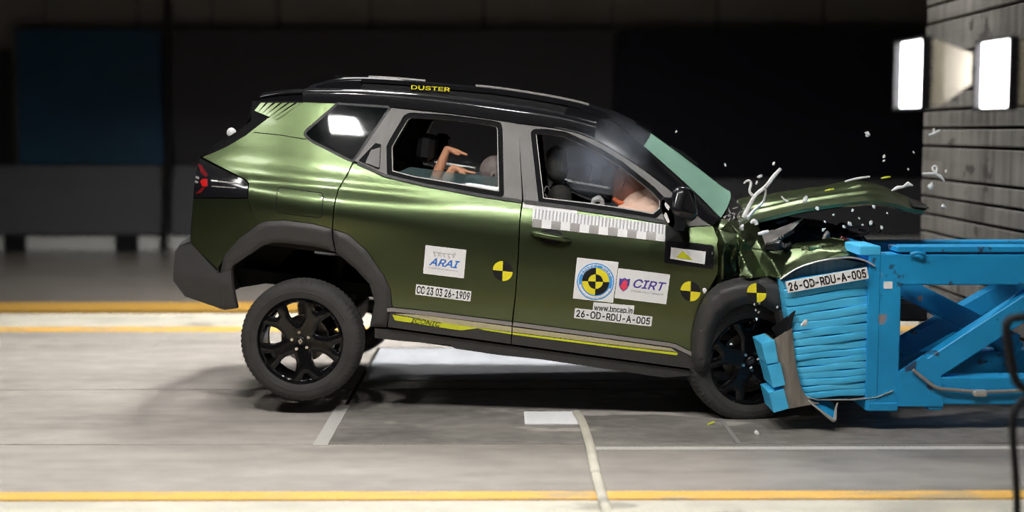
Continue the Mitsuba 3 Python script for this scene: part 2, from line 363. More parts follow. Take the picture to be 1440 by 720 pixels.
def rounded(poly, r): return poly.buffer(-r).buffer(2 * r).buffer(-r)
def patch(poly, res=.03, off=0., inset=.003, flange=.03, Y=Yh):
    """A panel of the near body side over the polygon (x, z), with flanges turned inwards at its edges."""
    poly = poly.buffer(-inset) if inset else poly; out = []
    for g in getattr(poly, 'geoms', [poly]):
        if g.area < 1e-6: continue
        rings = [g.exterior, *g.interiors]; B = []
        for r in rings:
            c = np.array(shapely.segmentize(r, res).coords)[:-1]; B.append(c)
        x0, z0, x1, z1 = g.bounds; xs, zs = np.meshgrid(np.arange(x0, x1, res), np.arange(z0, z1, res * .87)); xs = xs + (np.arange(len(xs)) % 2)[:, None] * res / 2
        I = np.c_[xs.ravel(), zs.ravel()]; I = I[shapely.contains_xy(g.buffer(-res * .45), I[:, 0], I[:, 1])]
        V = np.vstack(B + [I]); tri = Delaunay(V).simplices; c = V[tri].mean(1); tri = tri[shapely.contains_xy(g, c[:, 0], c[:, 1])]
        a = np.cross(V[tri[:, 1]] - V[tri[:, 0]], V[tri[:, 2]] - V[tri[:, 0]]); tri = tri[np.abs(a) > 1e-9]; a = a[np.abs(a) > 1e-9]
        tri[a < 0] = tri[a < 0][:, ::-1]
        y = -(Y(V[:, 0], V[:, 1]) + off); P3 = np.c_[V[:, 0], y, V[:, 1]]; F = [tri]; N = len(P3); P3s = [P3]; s = 0
        if flange:
            bt = .002 if flange > .004 else flange * .3
            for b in B:
                n = len(b); cen = np.roll(b, -1, 0) - np.roll(b, 1, 0); nn = np.c_[cen[:, 1], -cen[:, 0]]; nn /= np.linalg.norm(nn, axis=1, keepdims=True) + 1e-9
                nn *= -1 if not shapely.is_ccw(sg.LinearRing(b)) and False else 1
                i = np.arange(n); j = (i + 1) % n; base = N + sum(len(p) for p in P3s[1:])
                P3s.append(np.c_[b[:, 0], P3[s:s + n, 1] + flange, b[:, 1]])
                F += [np.c_[s + i, s + j, base + j], np.c_[s + i, base + j, base + i]]; s += n
        out.append(trimesh.Trimesh(np.vstack(P3s), np.vstack(F), process=False))
    return cc(out)
def mir(m): 
    m = m.copy(); v = np.array(m.vertices); v[:, 1] *= -1; return trimesh.Trimesh(v, np.array(m.faces)[:, ::-1], process=False)
CAR = 'car'
def part(name, mesh, m, smooth=32, both=False, label=None, **k):
    key = add(f'{CAR}__{name}', W(mesh), m, smooth, label=label, **k)
    if both:
        p, b = f'{CAR}__{name}'.rsplit('__', 1)
        if p != CAR and p + '_001' in scene: p += '_001'
        add(f'{p}__{b}', W(mir(mesh)), m, smooth, label=label if p == CAR else None, **k)
    return key[len(CAR) + 2:]
note(CAR, 'metallic dark green crash test SUV with black roof, crushed nose against the blue barrier', 'car')

# --- outlines read off the photograph
QW = [(475, 146), (549, 150.5), (497, 226), (491, 225), (440, 199), (432, 193), (429, 189), (431, 184), (446, 171)]
quarter = SP([(427, 143), (475, 145), (549, 150), (497, 227), (488, 246), (476, 266), (470, 290), (467.5, 322), (440, 316), (420, 312), (395, 310), (375, 312), (360, 318), (348, 282), (350, 258), (345, 252.5), (283, 221), (318, 206), (345, 190), (376, 166)])
qwin = rounded(SP(QW), .012)
rear_corner = SP([(272, 279), (348, 279), (361, 317), (337, 336), (318, 359), (306, 379), (268, 343), (269.5, 300)])
bumper = SP([(267, 339), (252, 345), (246, 354), (246, 394), (261, 417), (316, 436.5), (334, 434), (327, 378), (308, 384), (303, 378)])
ARCH_OUT = [(310, 382), (315, 360), (337, 335), (365, 315), (378, 311), (400, 310), (440, 315), (467, 322), (490, 330), (515, 352), (540, 388), (549, 408), (551, 432)]
ARCH_IN = [(543, 460), (520, 459), (527, 425), (520, 400), (500, 378), (472, 354), (445, 347), (400, 341.5), (385, 341), (370, 345), (327, 374), (324, 388), (322, 434), (308, 434), (306, 405)]
arch = SP(ARCH_OUT + ARCH_IN)
gapx = sg.LineString([S(467.5, 322), S(468, 335), S(472, 356)]).buffer(.004)
rdoor = SP([(497, 228), (540, 247.5), (560, 252.5), (598, 261.5), (637, 269), (676, 276), (734, 284), (731, 310), (729, 360), (725, 415), (720, 454), (640, 447), (548, 436.5), (551, 432), (549, 408), (540, 388), (515, 352), (490, 330), (467.5, 322), (470, 290), (476, 266), (488, 246)])
fdoor = SP([(734.5, 284), (798, 291.5), (876, 302.5), (935, 312.5), (962, 319), (1003, 317), (1010, 335), (1010, 385), (996, 410), (984, 440), (979, 473), (976, 498), (948, 484.5), (850, 471), (720.5, 454), (725, 415), (729, 360), (731, 310)])
rclad = SP([(548, 436.5), (640, 447), (720, 454.5), (719, 484), (545, 460)])
fclad = SP([(720.5, 454.5), (850, 471.5), (948, 485), (976, 499), (984, 503), (984, 519), (975, 519), (719, 484)])
rocker = SP([(526, 461), (560, 464), (719, 486), (975, 521), (985, 521), (984, 528), (935, 532), (880, 524), (760, 506), (700, 500), (640, 491), (633, 486), (560, 480), (526, 476)])
FR = dict(frame_r=[(550, 151), (640, 160.5), (727, 173), (730, 176), (735, 283), (676, 275), (637, 268), (598, 260.5), (560, 251.5), (540, 246.5), (498, 227)],
          hole_r=[(546, 245), (545, 206), (548, 200), (569, 164), (577, 160), (630, 163), (692, 171), (703, 174), (705, 182), (707, 276), (640, 264), (580, 254)],
          frame_f=[(728, 173.5), (780, 180), (812, 187), (836, 196), (860, 209), (885, 225), (910, 242), (940, 265), (970, 292), (988, 309), (1002, 317), (962, 318.5), (935, 311.5), (876, 301.5), (798, 290.5), (735.5, 283.5)],
          hole_f=[(759, 284), (748, 187), (751, 183), (768, 183), (795, 187), (822, 199), (849, 213), (876, 230), (900, 249), (920, 265), (934, 280), (933, 296), (920, 307), (876, 299), (820, 291)])
frame_r, hole_r, frame_f, hole_f = (SP(FR[k]) for k in ('frame_r', 'hole_r', 'frame_f', 'hole_f'))
hole_r, hole_f = rounded(hole_r, .012), rounded(hole_f, .012)

# --- rear quarter
q = part('quarter_panel', patch(quarter.difference(qwin.buffer(.006)).difference(arch), res=.017), 'mat_paint', both=True)
fuel = rounded(SP([(391, 265), (395, 264), (452, 272), (454, 275), (453, 303), (450, 306), (392, 299), (389, 296)]), .02)
part(q + '__fuel_door_seam', patch(fuel.buffer(.004).difference(fuel), off=.0012, inset=0, flange=.004, res=.02), 'mat_dark')
part(q + '__fuel_door', patch(fuel, off=.003, inset=.0, flange=.006), 'mat_paint')
seam = sg.LineString([S(357, 186), S(395, 190), S(431, 196)]).buffer(.0022)
part(q + '__seam', patch(seam, off=.001, inset=0, flange=.003, res=.03), 'mat_dark')
part('quarter_window', patch(qwin, off=-.004, flange=.012), 'mat_dark_pane', both=True, label='dark rear quarter window')
part('quarter_window__seal', patch(qwin.buffer(.008).difference(qwin.buffer(-.006)), off=.0, inset=0, flange=.02, res=.02), 'mat_satin_black', both=True)
part('rear_corner_panel', patch(rear_corner), 'mat_paint', both=True)
Ybm = lambda x, z: Yh(x, z) + .045 * np.clip(1 - np.abs(z - .395 - .05 * (x + 3.2)) / .17, -.2, 1)
bm = part('bumper', patch(bumper, off=.0, flange=.05, Y=Ybm), 'mat_clad', both=True, label='dark grey plastic rear bumper corner')
# --- wheel arch claddings: a bevelled band proud of the panel
def band(poly, off=.018, bev=.022):
    inner = poly.buffer(-bev)
    Y2 = lambda x, z: Yh(x, z) + off * np.clip(shapely.distance(poly.boundary, shapely.points(x, z)) / bev, 0, 1)
    return patch(poly, res=.018, off=.002, inset=.0, flange=.05, Y=Y2)
wa = part('wheel_arch', band(arch.difference(gapx)), 'mat_clad', 38, both=True, label='dark grey rear wheel arch cladding')
# --- doors
rd = part('rear_door', patch(rdoor, res=.017), 'mat_paint', both=True)
fd = part('front_door', patch(fdoor, res=.017), 'mat_paint', both=True)
for d, fr, ho in ((rd, frame_r, hole_r), (fd, frame_f, hole_f)):
    part(d + '__window_frame', patch(fr.difference(ho.buffer(.004)), off=.002, flange=.03), 'mat_pillar', both=True, label='grey upper door frame')
    part(d + '__window_seal', patch(ho.buffer(.006).difference(ho.buffer(-.020)), off=-.004, inset=0, flange=.05, res=.02), 'mat_seal', both=True)
    part(d + '__seal_lip', patch(ho.buffer(-.018).difference(ho.buffer(-.025)), off=-.012, inset=0, flange=.03, res=.02), 'mat_silver_grey', both=True)  # lip coloured pale to stand for the light it catches
for d, cl in ((rd, rclad), (fd, fclad)):
    part(d + '__cladding', patch(cl, off=.014, flange=.04), 'mat_clad', both=True, label='dark grey lower door cladding')
# belt trims
def ribbon(pts, w, off, m, name, smooth=32, **k):
    part(name, patch(sg.LineString([S(*p) for p in pts]).buffer(w, cap_style=2), off=off, inset=0, flange=.012, res=.02), m, smooth, **k)
ribbon([(503, 229), (540, 246), (560, 251), (598, 260), (637, 267), (676, 274.5), (734, 283)], .008, .008, 'mat_satin_black', rd + '__belt_trim', both=True)
ribbon([(737, 283.5), (798, 291), (876, 302), (936, 312)], .010, .008, 'mat_satin_black', fd + '__belt_trim', both=True)
# stripes on the cladding
for d, pts in ((rd, [(545, 435.5), (552, 435), (600, 440), (640, 445), (720, 455)]), (fd, [(721.5, 455), (850, 472), (940, 484), (950, 486.5), (984, 503)])):
    ribbon(pts, .010, .020, 'mat_silver_grey', d + '__silver_strip')
for d, px in ((rd, [(556, 441), (600, 441.5), (640, 448), (719.5, 459), (719.5, 466), (640, 456), (600, 449)]), (fd, [(721, 459.5), (850, 476), (943, 489), (951, 494), (850, 482.5), (721, 466)])):
    part(d + '__hatched_strip', patch(SP(px), off=.0165, inset=0, flange=.006, res=.03), 'mat_hatch', label='pale hatched strip')
for d, px in ((rd, [(552, 442), (600, 449.5), (670, 460), (719.5, 467), (719.5, 469.5), (680, 463.5), (672, 461), (650, 464), (640, 463), (556, 450)]), (fd, [(721, 467), (850, 483.5), (953, 495.5), (952, 499), (850, 486.5), (721, 470)])):
    part(d + '__yellow_strip', patch(SP(px), off=.0165, inset=0, flange=.006, res=.03), 'mat_stripe_yellow', label='yellow strip')
# handles
def pill(c0, c1, r, y_off, squash=.6):
    (x0, z0), (x1, z1) = S(*c0), S(*c1); ps = []
    for t in np.linspace(0, 1, 9):
        x, z = x0 + (x1 - x0) * t, z0 + (z1 - z0) * t; ps.append([x, -(Yh(x, z) + y_off * math.sin(math.pi * (.12 + .76 * t))), z])
    return ps
def ellipse_px(u0, v0, u1, v1, k=1.0):
    a, b = np.array(S(u0, v0)), np.array(S(u1, v1)); c = (a + b) / 2; h = np.abs(b - a) / 2
    return sg.Polygon([(c[0] + h[0] * math.cos(t), c[1] + h[1] * math.sin(t)) for t in np.linspace(0, 2 * math.pi, 36, endpoint=False)])
part(fd + '__handle_cup', patch(affinity.rotate(ellipse_px(758, 320, 792, 346), 0), off=.0015, inset=0, flange=.006, res=.015), 'mat_satin_black', both=True)
part(fd + '__handle', tube(pill((747, 327), (803, 337), 0, .045), np.array([.006, .016, .017, .016, .016, .016, .017, .016, .006]), 12), 'mat_paint', 60, both=True, label='green pull handle')
pocket = rounded(SP([(504, 226), (528, 201), (536, 203), (534, 239)]), .006)
part(rd + '__handle_pocket', patch(pocket, off=.004, inset=0, flange=.02, res=.02), 'mat_seal', both=True)
part(rd + '__handle', patch(rounded(SP([(522, 211), (535, 207), (533.5, 236), (514, 229)]), .004), off=.010, inset=0, flange=.012, res=.02), 'mat_pillar', both=True, label='grey hidden pull handle')
# --- rocker and floor pan
part('rocker', patch(rocker, off=-.004, flange=.06), 'mat_clad', both=True, label='dark grey sill cladding')
part('floor_pan', cc([box(-2.05, -.35, -.78, .78, .20, .30), box(-3.05, -2.05, -.62, .62, .40, .47), box(-.35, .15, -.55, .55, .22, .40)]), 'mat_dark', False)
part('rear_bulkhead', box(-2.12, -2.05, -.62, .62, .28, .46), 'mat_dark', False)
for s in (-1, 1): part('side_inner', box(-2.0, -.30, s * .80, s * .77, .24, .98), 'mat_dark', False)
for hub_x, hub_z, r, w in ((-2.47, .36, .47, 'rear'), (.0, .40, .44, 'front')):
    for s in (-1, 1):
        a = np.linspace(math.radians(-5), math.radians(185), 30)
        G = np.array([[[hub_x + r * math.cos(t), s * y, hub_z + .02 + r * math.sin(t) * .92] for y in (.84, .52)] for t in a])
        C = np.array([[[hub_x + r * math.cos(t) * k, s * .52, hub_z + .02 + (r * math.sin(t) * .92) * k + (1 - k) * .1] for k in (1, .55)] for t in a])
        part('wheel_liner', thick(grid_mesh(G), .004) if w == 'front' else cc([thick(grid_mesh(G), .004), thick(grid_mesh(C), .004)]), 'mat_dark', 40)

# --- roof: cross sections from the door frames over the top
FT = [(424, 143), (475, 145.5), (549, 150.5), (640, 160), (728, 173), (780, 179.5), (812, 186.5), (836, 195.5)]
ft = np.array([S(*p) for p in FT]); xs = np.linspace(ft[0, 0], ft[-1, 0], 40); zf = PchipInterpolator(ft[:, 0], ft[:, 1])(xs)
topz = PchipInterpolator([-3.1, -2.85, -2.6, -2.3, -1.9, -1.4, -1.0, -.8], [1.50, 1.535, 1.575, 1.61, 1.625, 1.62, 1.585, 1.55])
def roof_ring(x, z):
    y0 = float(Yh(x, z)); t = float(topz(x))
    return [(-y0 + .002, z), (-y0 + .004, z + (t - z) * .2), (-y0 + .007, z + (t - z) * .45), (-y0 + .013, z + (t - z) * .60), (-y0 + .032, z + (t - z) * .72), (-.53, t - .018), (-.45, t), (-.25, t + .018), (0, t + .024)]
half = np.array([[[x, y, z] for y, z in roof_ring(x, z)] for x, z in zip(xs, zf)])
G = np.concatenate([half, (half * [1, -1, 1])[:, ::-1][:, 1:]], 1)
part('roof', thick(grid_mesh(G), -.012) if False else grid_mesh(G), 'mat_gloss_black', 40, label='gloss black roof')
part('headliner', grid_mesh(G * [1, .95, 1] - [0, 0, .035]), 'mat_trim_cloth', 40)
# roof rails: an integrated rail with a carrier bar, pods at the ends
RAIL = [(446, 119), (462, 113), (490, 109), (520, 109), (570, 112), (640, 119), (700, 125), (760, 134), (815, 145), (840, 153), (862, 166)]
yr = -.545
rl = np.array([L(u, v, yr) for u, v in RAIL]); rx = np.linspace(rl[0, 0], rl[-1, 0], 48); rz = PchipInterpolator(rl[:, 0], rl[:, 2])(rx)
def rail_mesh(h0, h1, w, x0=-9, x1=9, y=yr):
    k = (rx >= x0) & (rx <= x1); R = []
    for x, z in zip(rx[k], rz[k]):
        e = min(1, (x - rx[0]) / .12 + .12, (rx[-1] - x) / .10 + .12); zt, zb = z - h0 * e, z - h1 * e
        R.append([[x, y - w * .5, zb], [x, y - w * .5, zt - .008], [x, y - w * .35, zt], [x, y + w * .35, zt], [x, y + w * .5, zt - .008], [x, y + w * .5, zb], [x, y - w * .5, zb]])
    G = np.array(R); m = grid_mesh(G); caps = []
    for s in (G[0], G[-1]): caps.append(trimesh.Trimesh(np.vstack([s[:6]]), [[0, 1, 2], [0, 2, 3], [0, 3, 4], [0, 4, 5]], process=False))
    return cc([m] + caps)
rr = part('roof_rail', rail_mesh(.0, .030, .05), 'mat_gloss_black', 30, both=True, label='gloss black roof rail')
part(rr + '__web', rail_mesh(.026, .095, .028, -2.42, -1.05), 'mat_satin_black', 30, both=True)
for a, b in ((-2.62, -2.33), (-1.12, -.93)):
    part(rr + '__pod', rail_mesh(.012, .11, .062, a, b), 'mat_gloss_black', 30, both=True)
part(rr + '__bar', rail_mesh(-.012, .004, .036, -1.72, -1.02), 'mat_silver_grey', 30, both=True)
part(rr + '__bar', rail_mesh(-.010, .002, .030, -2.34, -1.98, ), 'mat_silver_grey', 30, both=True)
part('cross_bar', obox([-2.5, -.5, float(rz[3]) + .01], [-2.5, .5, float(rz[3]) + .01], .05, .02), 'mat_gloss_black', False)

# --- spoiler, louvres, tailgate
sp0, sp1 = L(354, 127.5, -.56), L(441, 121.5, -.56)
ys = np.linspace(-1, 1, 21); SPG = []
for s in ys:
    y = s * .585; fall = .035 * abs(s) ** 6; tip = sp0[0] + .06 * s * s
    SPG.append([[sp1[0] + .02, y, sp1[2] + .0 - fall], [(sp1[0] + tip) / 2, y, (sp1[2] + sp0[2]) / 2 + .006 - fall], [tip, y, sp0[2] - fall], [tip - .004, y, sp0[2] - .010 - fall], [tip + .01, y, sp0[2] - .05 - fall], [sp1[0] - .1, y, sp1[2] - .085 - fall], [sp1[0] + .05, y, sp1[2] - .085 - fall]])
spo = part('spoiler', grid_mesh(np.array(SPG)), 'mat_gloss_black', 25, label='gloss black roof spoiler')
for s in (-1, 1):
    e = np.array(SPG[0 if s < 0 else -1]); part(spo + '__end_cap', trimesh.Trimesh(e, [[0, 1, 2], [0, 2, 3], [0, 3, 4], [0, 4, 5], [0, 5, 6]], process=False), 'mat_gloss_black', False)
side_dark = SP([(354, 141), (427, 141.5), (376, 167), (345, 191), (318, 207), (283, 221.5), (300, 204), (330, 186), (352, 170)])
part('tail_pillar', patch(side_dark, off=-.006), 'mat_seal', both=True, label='black tail pillar cover')
for i in range(6):
    u = 367 + i * 10.2
    lv = SP([(u, 144.5), (u + 6.5, 144.5), (376 + i * 5.2 - 13 + i * .0, 160 + i * 1.8 - abs(i - 6) * .4), (371 + i * 5.2 - 13, 158 + i * 1.8 - abs(i - 6) * .4)])
    part('tail_pillar__louvre', patch(lv.buffer(0), off=.004, inset=0, flange=.012, res=.02), 'mat_paint', both=True, label='green louvre fin')
for s in (-1, 1): part(spo + '__edge_bead', tube([np.array(SPG[0 if s < 0 else -1][0]) * [1, 1, 1] + [0, 0, .006], np.array(SPG[0 if s < 0 else -1][1]) + [0, 0, .006], np.array(SPG[0 if s < 0 else -1][2]) + [0, 0, .004]], [.014, .013, .008], 12, dense=12), 'mat_gloss_black', 60)  # bead added to draw a bright streak along the spoiler edge
# tailgate: sections across, from the side edge at each height
tl = [S(u, v) for u, v in ((353, 150), (346, 175), (318, 196), (281, 221), (272, 279), (269.5, 305), (267.5, 340))]
TG = []
for x, z in tl:
    y0 = float(Yh(x, z)); TG.append([[x - .10 * (1 - s * s) * (1.0 if z < 1.1 else .7), s * y0, z + .0] for s in np.linspace(-1, 1, 17)])
TG = np.array(TG)
part('tailgate', grid_mesh(TG[3:]), 'mat_paint', 25)
part('rear_glass', grid_mesh(TG[:4]), 'mat_dark_pane', 25, label='dark rear window')
bl = [S(u, v) for u, v in ((267.5, 340), (252, 345), (246, 354), (246, 394), (261, 417))]
part('bumper_centre', grid_mesh(np.array([[[x - .09 * (1 - s * s), s * float(Yh(x, z)), z] for s in np.linspace(-1, 1, 17)] for x, z in bl])), 'mat_clad', 25)
mk = L(325.5, 186.5, -.60); pk = trimesh.creation.icosphere(2, .028); pk.apply_scale([1, .7, 1]); pk.apply_translation(mk + np.array([.0, 0, .0]))
part('marker_dome', pk, 'mat_white', 60, label='small white round marker on the rear window')
# tail lamp
lamp = SP([(281.5, 222), (345, 252.5), (350, 258), (349, 278.5), (271.5, 278.5), (275, 245)])
tlk = part('tail_lamp', patch(lamp, off=.006, flange=.02), 'mat_gloss_black', both=True, label='gloss black tail lamp cluster')
for px, m in (([(279, 230), (284, 232), (293, 246), (290, 249), (283, 243)], 'mat_dark_red'), ([(282, 255), (286, 251), (292, 252), (292, 262), (285, 262)], 'mat_red_lens'), ([(284, 264), (290, 263), (283, 271), (275, 273)], 'mat_dark_red'),
              ([(276, 247), (281, 249), (280, 252), (275.5, 250.5)], 'mat_silver_grey'), ([(275, 253), (279.5, 255), (278.5, 258), (274.5, 256.5)], 'mat_silver_grey'),
              ([(297, 252.5), (307, 253.5), (307, 255.5), (298, 255)], 'mat_white'), ([(308, 254), (340, 258), (340, 259.2), (308, 256)], 'mat_silver_grey'), ([(298, 261), (332, 263.5), (332, 264.8), (298, 262.5)], 'mat_silver_grey')):
    part(tlk + '__lens' if 'red' in m else tlk + '__strip', patch(SP(px), off=.009, inset=0, flange=.004, res=.02), m)

# --- A pillar, windscreen
FA = [(780, 179.5), (812, 186.5), (836, 195.5), (860, 208.5), (885, 224.5), (910, 241.5), (940, 264.5), (970, 291.5), (988, 308.5), (1003, 316.5)]
GA = [(800, 148), (838, 160), (862, 172), (882, 187), (905, 205), (930, 227), (958, 252), (985, 277), (1005, 297), (1014, 306)]
fa = np.array([[S(*p)[0], -float(Yh(*S(*p))), S(*p)[1]] for p in FA])
ga = np.array([L(u, v, -.555 - .15 * t) for (u, v), t in zip(GA, np.linspace(0, 1, len(GA)))])
AP = []
for t in np.linspace(0, 1, 9):
    m_ = fa * (1 - t) + ga * t; bul = math.sin(math.pi * t) * .022; AP.append(m_ + np.array([.4, -.5, .55]) * bul)
part('a_pillar', grid_mesh(np.array(AP)), 'mat_gloss_black', 50, both=True, label='gloss black windscreen pillar')
nrm = np.array([.60, 0, .80])
def screen(i0, i1, n=26, off=0.0):
    t = np.linspace(0, 1, len(ga)); tt = np.linspace(t[i0], t[i1], 14); g = np.stack([np.interp(tt, t, ga[:, k]) for k in range(3)], 1)
    return grid_mesh(np.array([[np.array([p[0], p[1] * s, p[2]]) * [1, -1, 1] * [1, -1, 1] + nrm * ((.045 + .125 * q_) * (1 - s * s) ** .85 + off) for s in np.linspace(1, -1, n)] for p, q_ in zip(g, tt)]))
def screen_pt(k, s, off=0.):
    t = np.linspace(0, 1, len(ga)); p = np.array([np.interp(k, t, ga[:, j]) for j in range(3)]); return np.array([p[0], p[1] * s, p[2]]) + nrm * ((.045 + .125 * k) * (1 - s * s) ** .85 + off)
part('windscreen_header', screen(0, 4), 'mat_gloss_black', 40, label='black upper band of the windscreen')
part('windscreen', screen(4, 9), 'mat_mint', 40, label='crazed mint green windscreen')
hd = np.array([[half[-1][k] * [1, s, 1] for k in range(9)] for s in (1,)])
bpts = np.array([[*screen_pt(k, s)] for k, s in ((.34, .92), (.35, .86), (.36, .78))])
part('roof_flap', thick(grid_mesh(np.array([[screen_pt(k, s, .008 + .02 * k * (1 - s)) for s in (.99, .8, .5, .1)] for k in (.06, .2, .34)])), .006), 'mat_gloss_black', 30, label='lifted black trim flap above the windscreen')
part('wiper', tube([screen_pt(.56, .42, .015), screen_pt(.62, .36, .022), screen_pt(.70, .30, .02)], [.006, .009, .005], 8), 'mat_satin_black', 60)
cowl = np.array([[screen_pt(1.0, s) + [.0 + .13 * k, 0, -.02 - .09 * k] for s in np.linspace(1, -1, 15)] for k in (0, .5, 1)])
part('cowl', grid_mesh(cowl), 'mat_dark', 30)

# --- door mirror
mc = L(950, 288, -1.02)
def ell(c, r, sub=3): 
    m = trimesh.creation.icosphere(sub, 1.0); m.apply_scale(r); m.apply_translation(c); return m
mh = m3.Manifold.batch_hull([m3.Manifold.sphere(.05, 24).translate(tuple(mc + np.array(d))) for d in ((.02, -.05, .055), (.05, .06, .05), (.07, -.04, -.03), (.06, .07, -.04), (.01, -.07, -.02))])
mm = mh.to_mesh(); mi_k = part('mirror', trimesh.Trimesh(mm.vert_properties[:, :3], mm.tri_verts), 'mat_gloss_black', 40, label='gloss black door mirror')
gp = [L(u, v, -1.13) for u, v in ((929, 281), (932, 277), (937, 281), (944, 292), (950, 305), (951, 317), (948, 324), (941, 319), (934, 308), (929, 292))]
gpoly = np.array(gp); c0 = gpoly.mean(0); ring = [gpoly + np.array([.05, .03, 0]), gpoly, c0 + (gpoly - c0) * .86 + np.array([-.002, -.002, 0])]
RG = np.array([np.vstack([r_, r_[:1]]) for r_ in ring]); part(mi_k + '__bezel', grid_mesh(RG), 'mat_satin_black', 30)
gl = ring[2]; part(mi_k + '__glass', trimesh.Trimesh(np.vstack([gl, gl.mean(0)]), [[i, (i + 1) % len(gl), len(gl)] for i in range(len(gl))], process=False), 'mat_mirror_glass', False, label='mirror glass')
for px in ([(934, 287), (936, 284), (942, 291), (940, 296), (937, 293)], [(936, 298), (938, 301), (942, 312), (939, 314), (933, 303)]):
    g2 = np.array([L(u, v, -1.137) for u, v in px]); part(mi_k + '__label', trimesh.Trimesh(np.vstack([g2, g2.mean(0)]), [[i, (i + 1) % len(g2), len(g2)] for i in range(len(g2))], process=False), 'mat_white', False)
part(mi_k + '__stalk', obox(mc + [.03, .02, -.08], mc + [.06, .16, -.12], .06, .06, bev=.015), 'mat_satin_black', 30)
part('mirror', mir(trimesh.Trimesh(mm.vert_properties[:, :3], mm.tri_verts)), 'mat_gloss_black', 40)
sail = SP([(934, 283), (944, 272), (970, 294), (986, 309), (1000, 317), (962, 318), (930, 311)])
part('mirror_sail', patch(sail, off=.006, inset=0, flange=.02), 'mat_pillar', both=True)

# --- wheels (built about the hub at the origin, outer face towards -y)
RT, NT = .345, 216
def tyre_mesh():
    pr = [(.238, -.085), (.246, -.100), (.262, -.108), (.276, -.1105), (.278, -.113), (.284, -.113), (.286, -.1112), (.298, -.1112), (.312, -.108), (.328, -.099), (.338, -.088), (.343, -.072), (.345, -.045), (.3455, -.032), (.338, -.030), (.338, -.022), (.3455, -.020), (.346, 0), (.3455, .020), (.338, .022), (.338, .030), (.3455, .032), (.343, .072), (.338, .088), (.328, .099), (.29, .112), (.262, .108), (.238, .085)]
    G = []
    for k in range(NT + 1):
        a = 2 * math.pi * (k % NT) / NT; row = []
        for j, (r, y) in enumerate(pr):
            if j in (9, 10, 11, 22, 23, 24) and k % 3 == 0: r -= .006
            if j in (12, 21) and k % 3 == 0: r -= .004
            row.append([r * math.cos(a), y, r * math.sin(a)])
        G.append(row)
    return grid_mesh(np.array(G))
def rim_face():
    hub = sg.Point(0, 0).buffer(.074, 32); ring = sg.Point(0, 0).buffer(.240, 64).difference(sg.Point(0, 0).buffer(.222, 64)); sh = [hub, ring]
    for k in range(5):
        a = math.radians(69 + 72 * k); d = np.array([math.cos(a), math.sin(a)]); n = np.array([-d[1], d[0]])
        q = lambda r, s: d * r + n * s
        sp = sg.Polygon([q(.05, -.050), q(.12, -.042), q(.15, -.048), q(.232, -.092), q(.236, -.040), q(.185, -.012), q(.185, .012), q(.236, .040), q(.232, .092), q(.15, .048), q(.12, .042), q(.05, .050)])
        sh.append(sp.buffer(.004).buffer(-.002))
    P2 = so.unary_union(sh)
    def surf(x, y, lift): r = np.hypot(x, y); return lift + .016 * np.clip((.20 - r) / .20, 0, 1) - .018 * np.clip(1 - r / .07, 0, 1) * 0
    out = []
    x0, z0, x1, z1 = P2.bounds; res = .012; gx, gz = np.meshgrid(np.arange(x0, x1, res), np.arange(z0, z1, res)); I = np.c_[gx.ravel(), gz.ravel()]; I = I[shapely.contains_xy(P2.buffer(-res * .4), *I.T)]
    B = [np.array(shapely.segmentize(r, res).coords)[:-1] for r in (P2.exterior, *P2.interiors)]; V = np.vstack(B + [I]); tri = Delaunay(V).simplices; c = V[tri].mean(1); tri = tri[shapely.contains_xy(P2, *c.T)]
    dist = shapely.distance(P2.boundary, shapely.points(V[:, 0], V[:, 1])); bev = .007 * np.clip(1 - dist / .010, 0, 1)
    top = np.c_[V[:, 0], -.088 + surf(V[:, 0], V[:, 1], 0) + bev, V[:, 1]]; F = [tri]; Vs = [top]; s = 0; N = len(V)
    for b in B:
        n = len(b); i = np.arange(n); j = (i + 1) % n; base = sum(map(len, Vs)); t = top[s:s + n].copy(); t[:, 1] += .032; Vs.append(t)
        F += [np.c_[s + i, s + j, base + j], np.c_[s + i, base + j, base + i]]; s += n
    return trimesh.Trimesh(np.vstack(Vs), np.vstack(F), process=False)
def lathe(pr, n=72):
    return grid_mesh(np.array([[[r * math.cos(2 * math.pi * k / n), y, r * math.sin(2 * math.pi * k / n)] for r, y in pr] for k in range(n + 1)]))
TYRE, RIMF = tyre_mesh(), rim_face()
BARREL = lathe([(.222, -.072), (.240, -.088), (.247, -.098), (.240, -.100), (.234, -.085), (.224, -.07), (.212, -.02), (.212, .07), (.24, .085)])
DISC = lathe([(.0, .03), (.135, .03), (.135, .045), (.0, .045)], 48)
DRUM = lathe([(.0, -.03), (.07, -.03), (.085, .0), (.085, .06), (.0, .06)], 40)
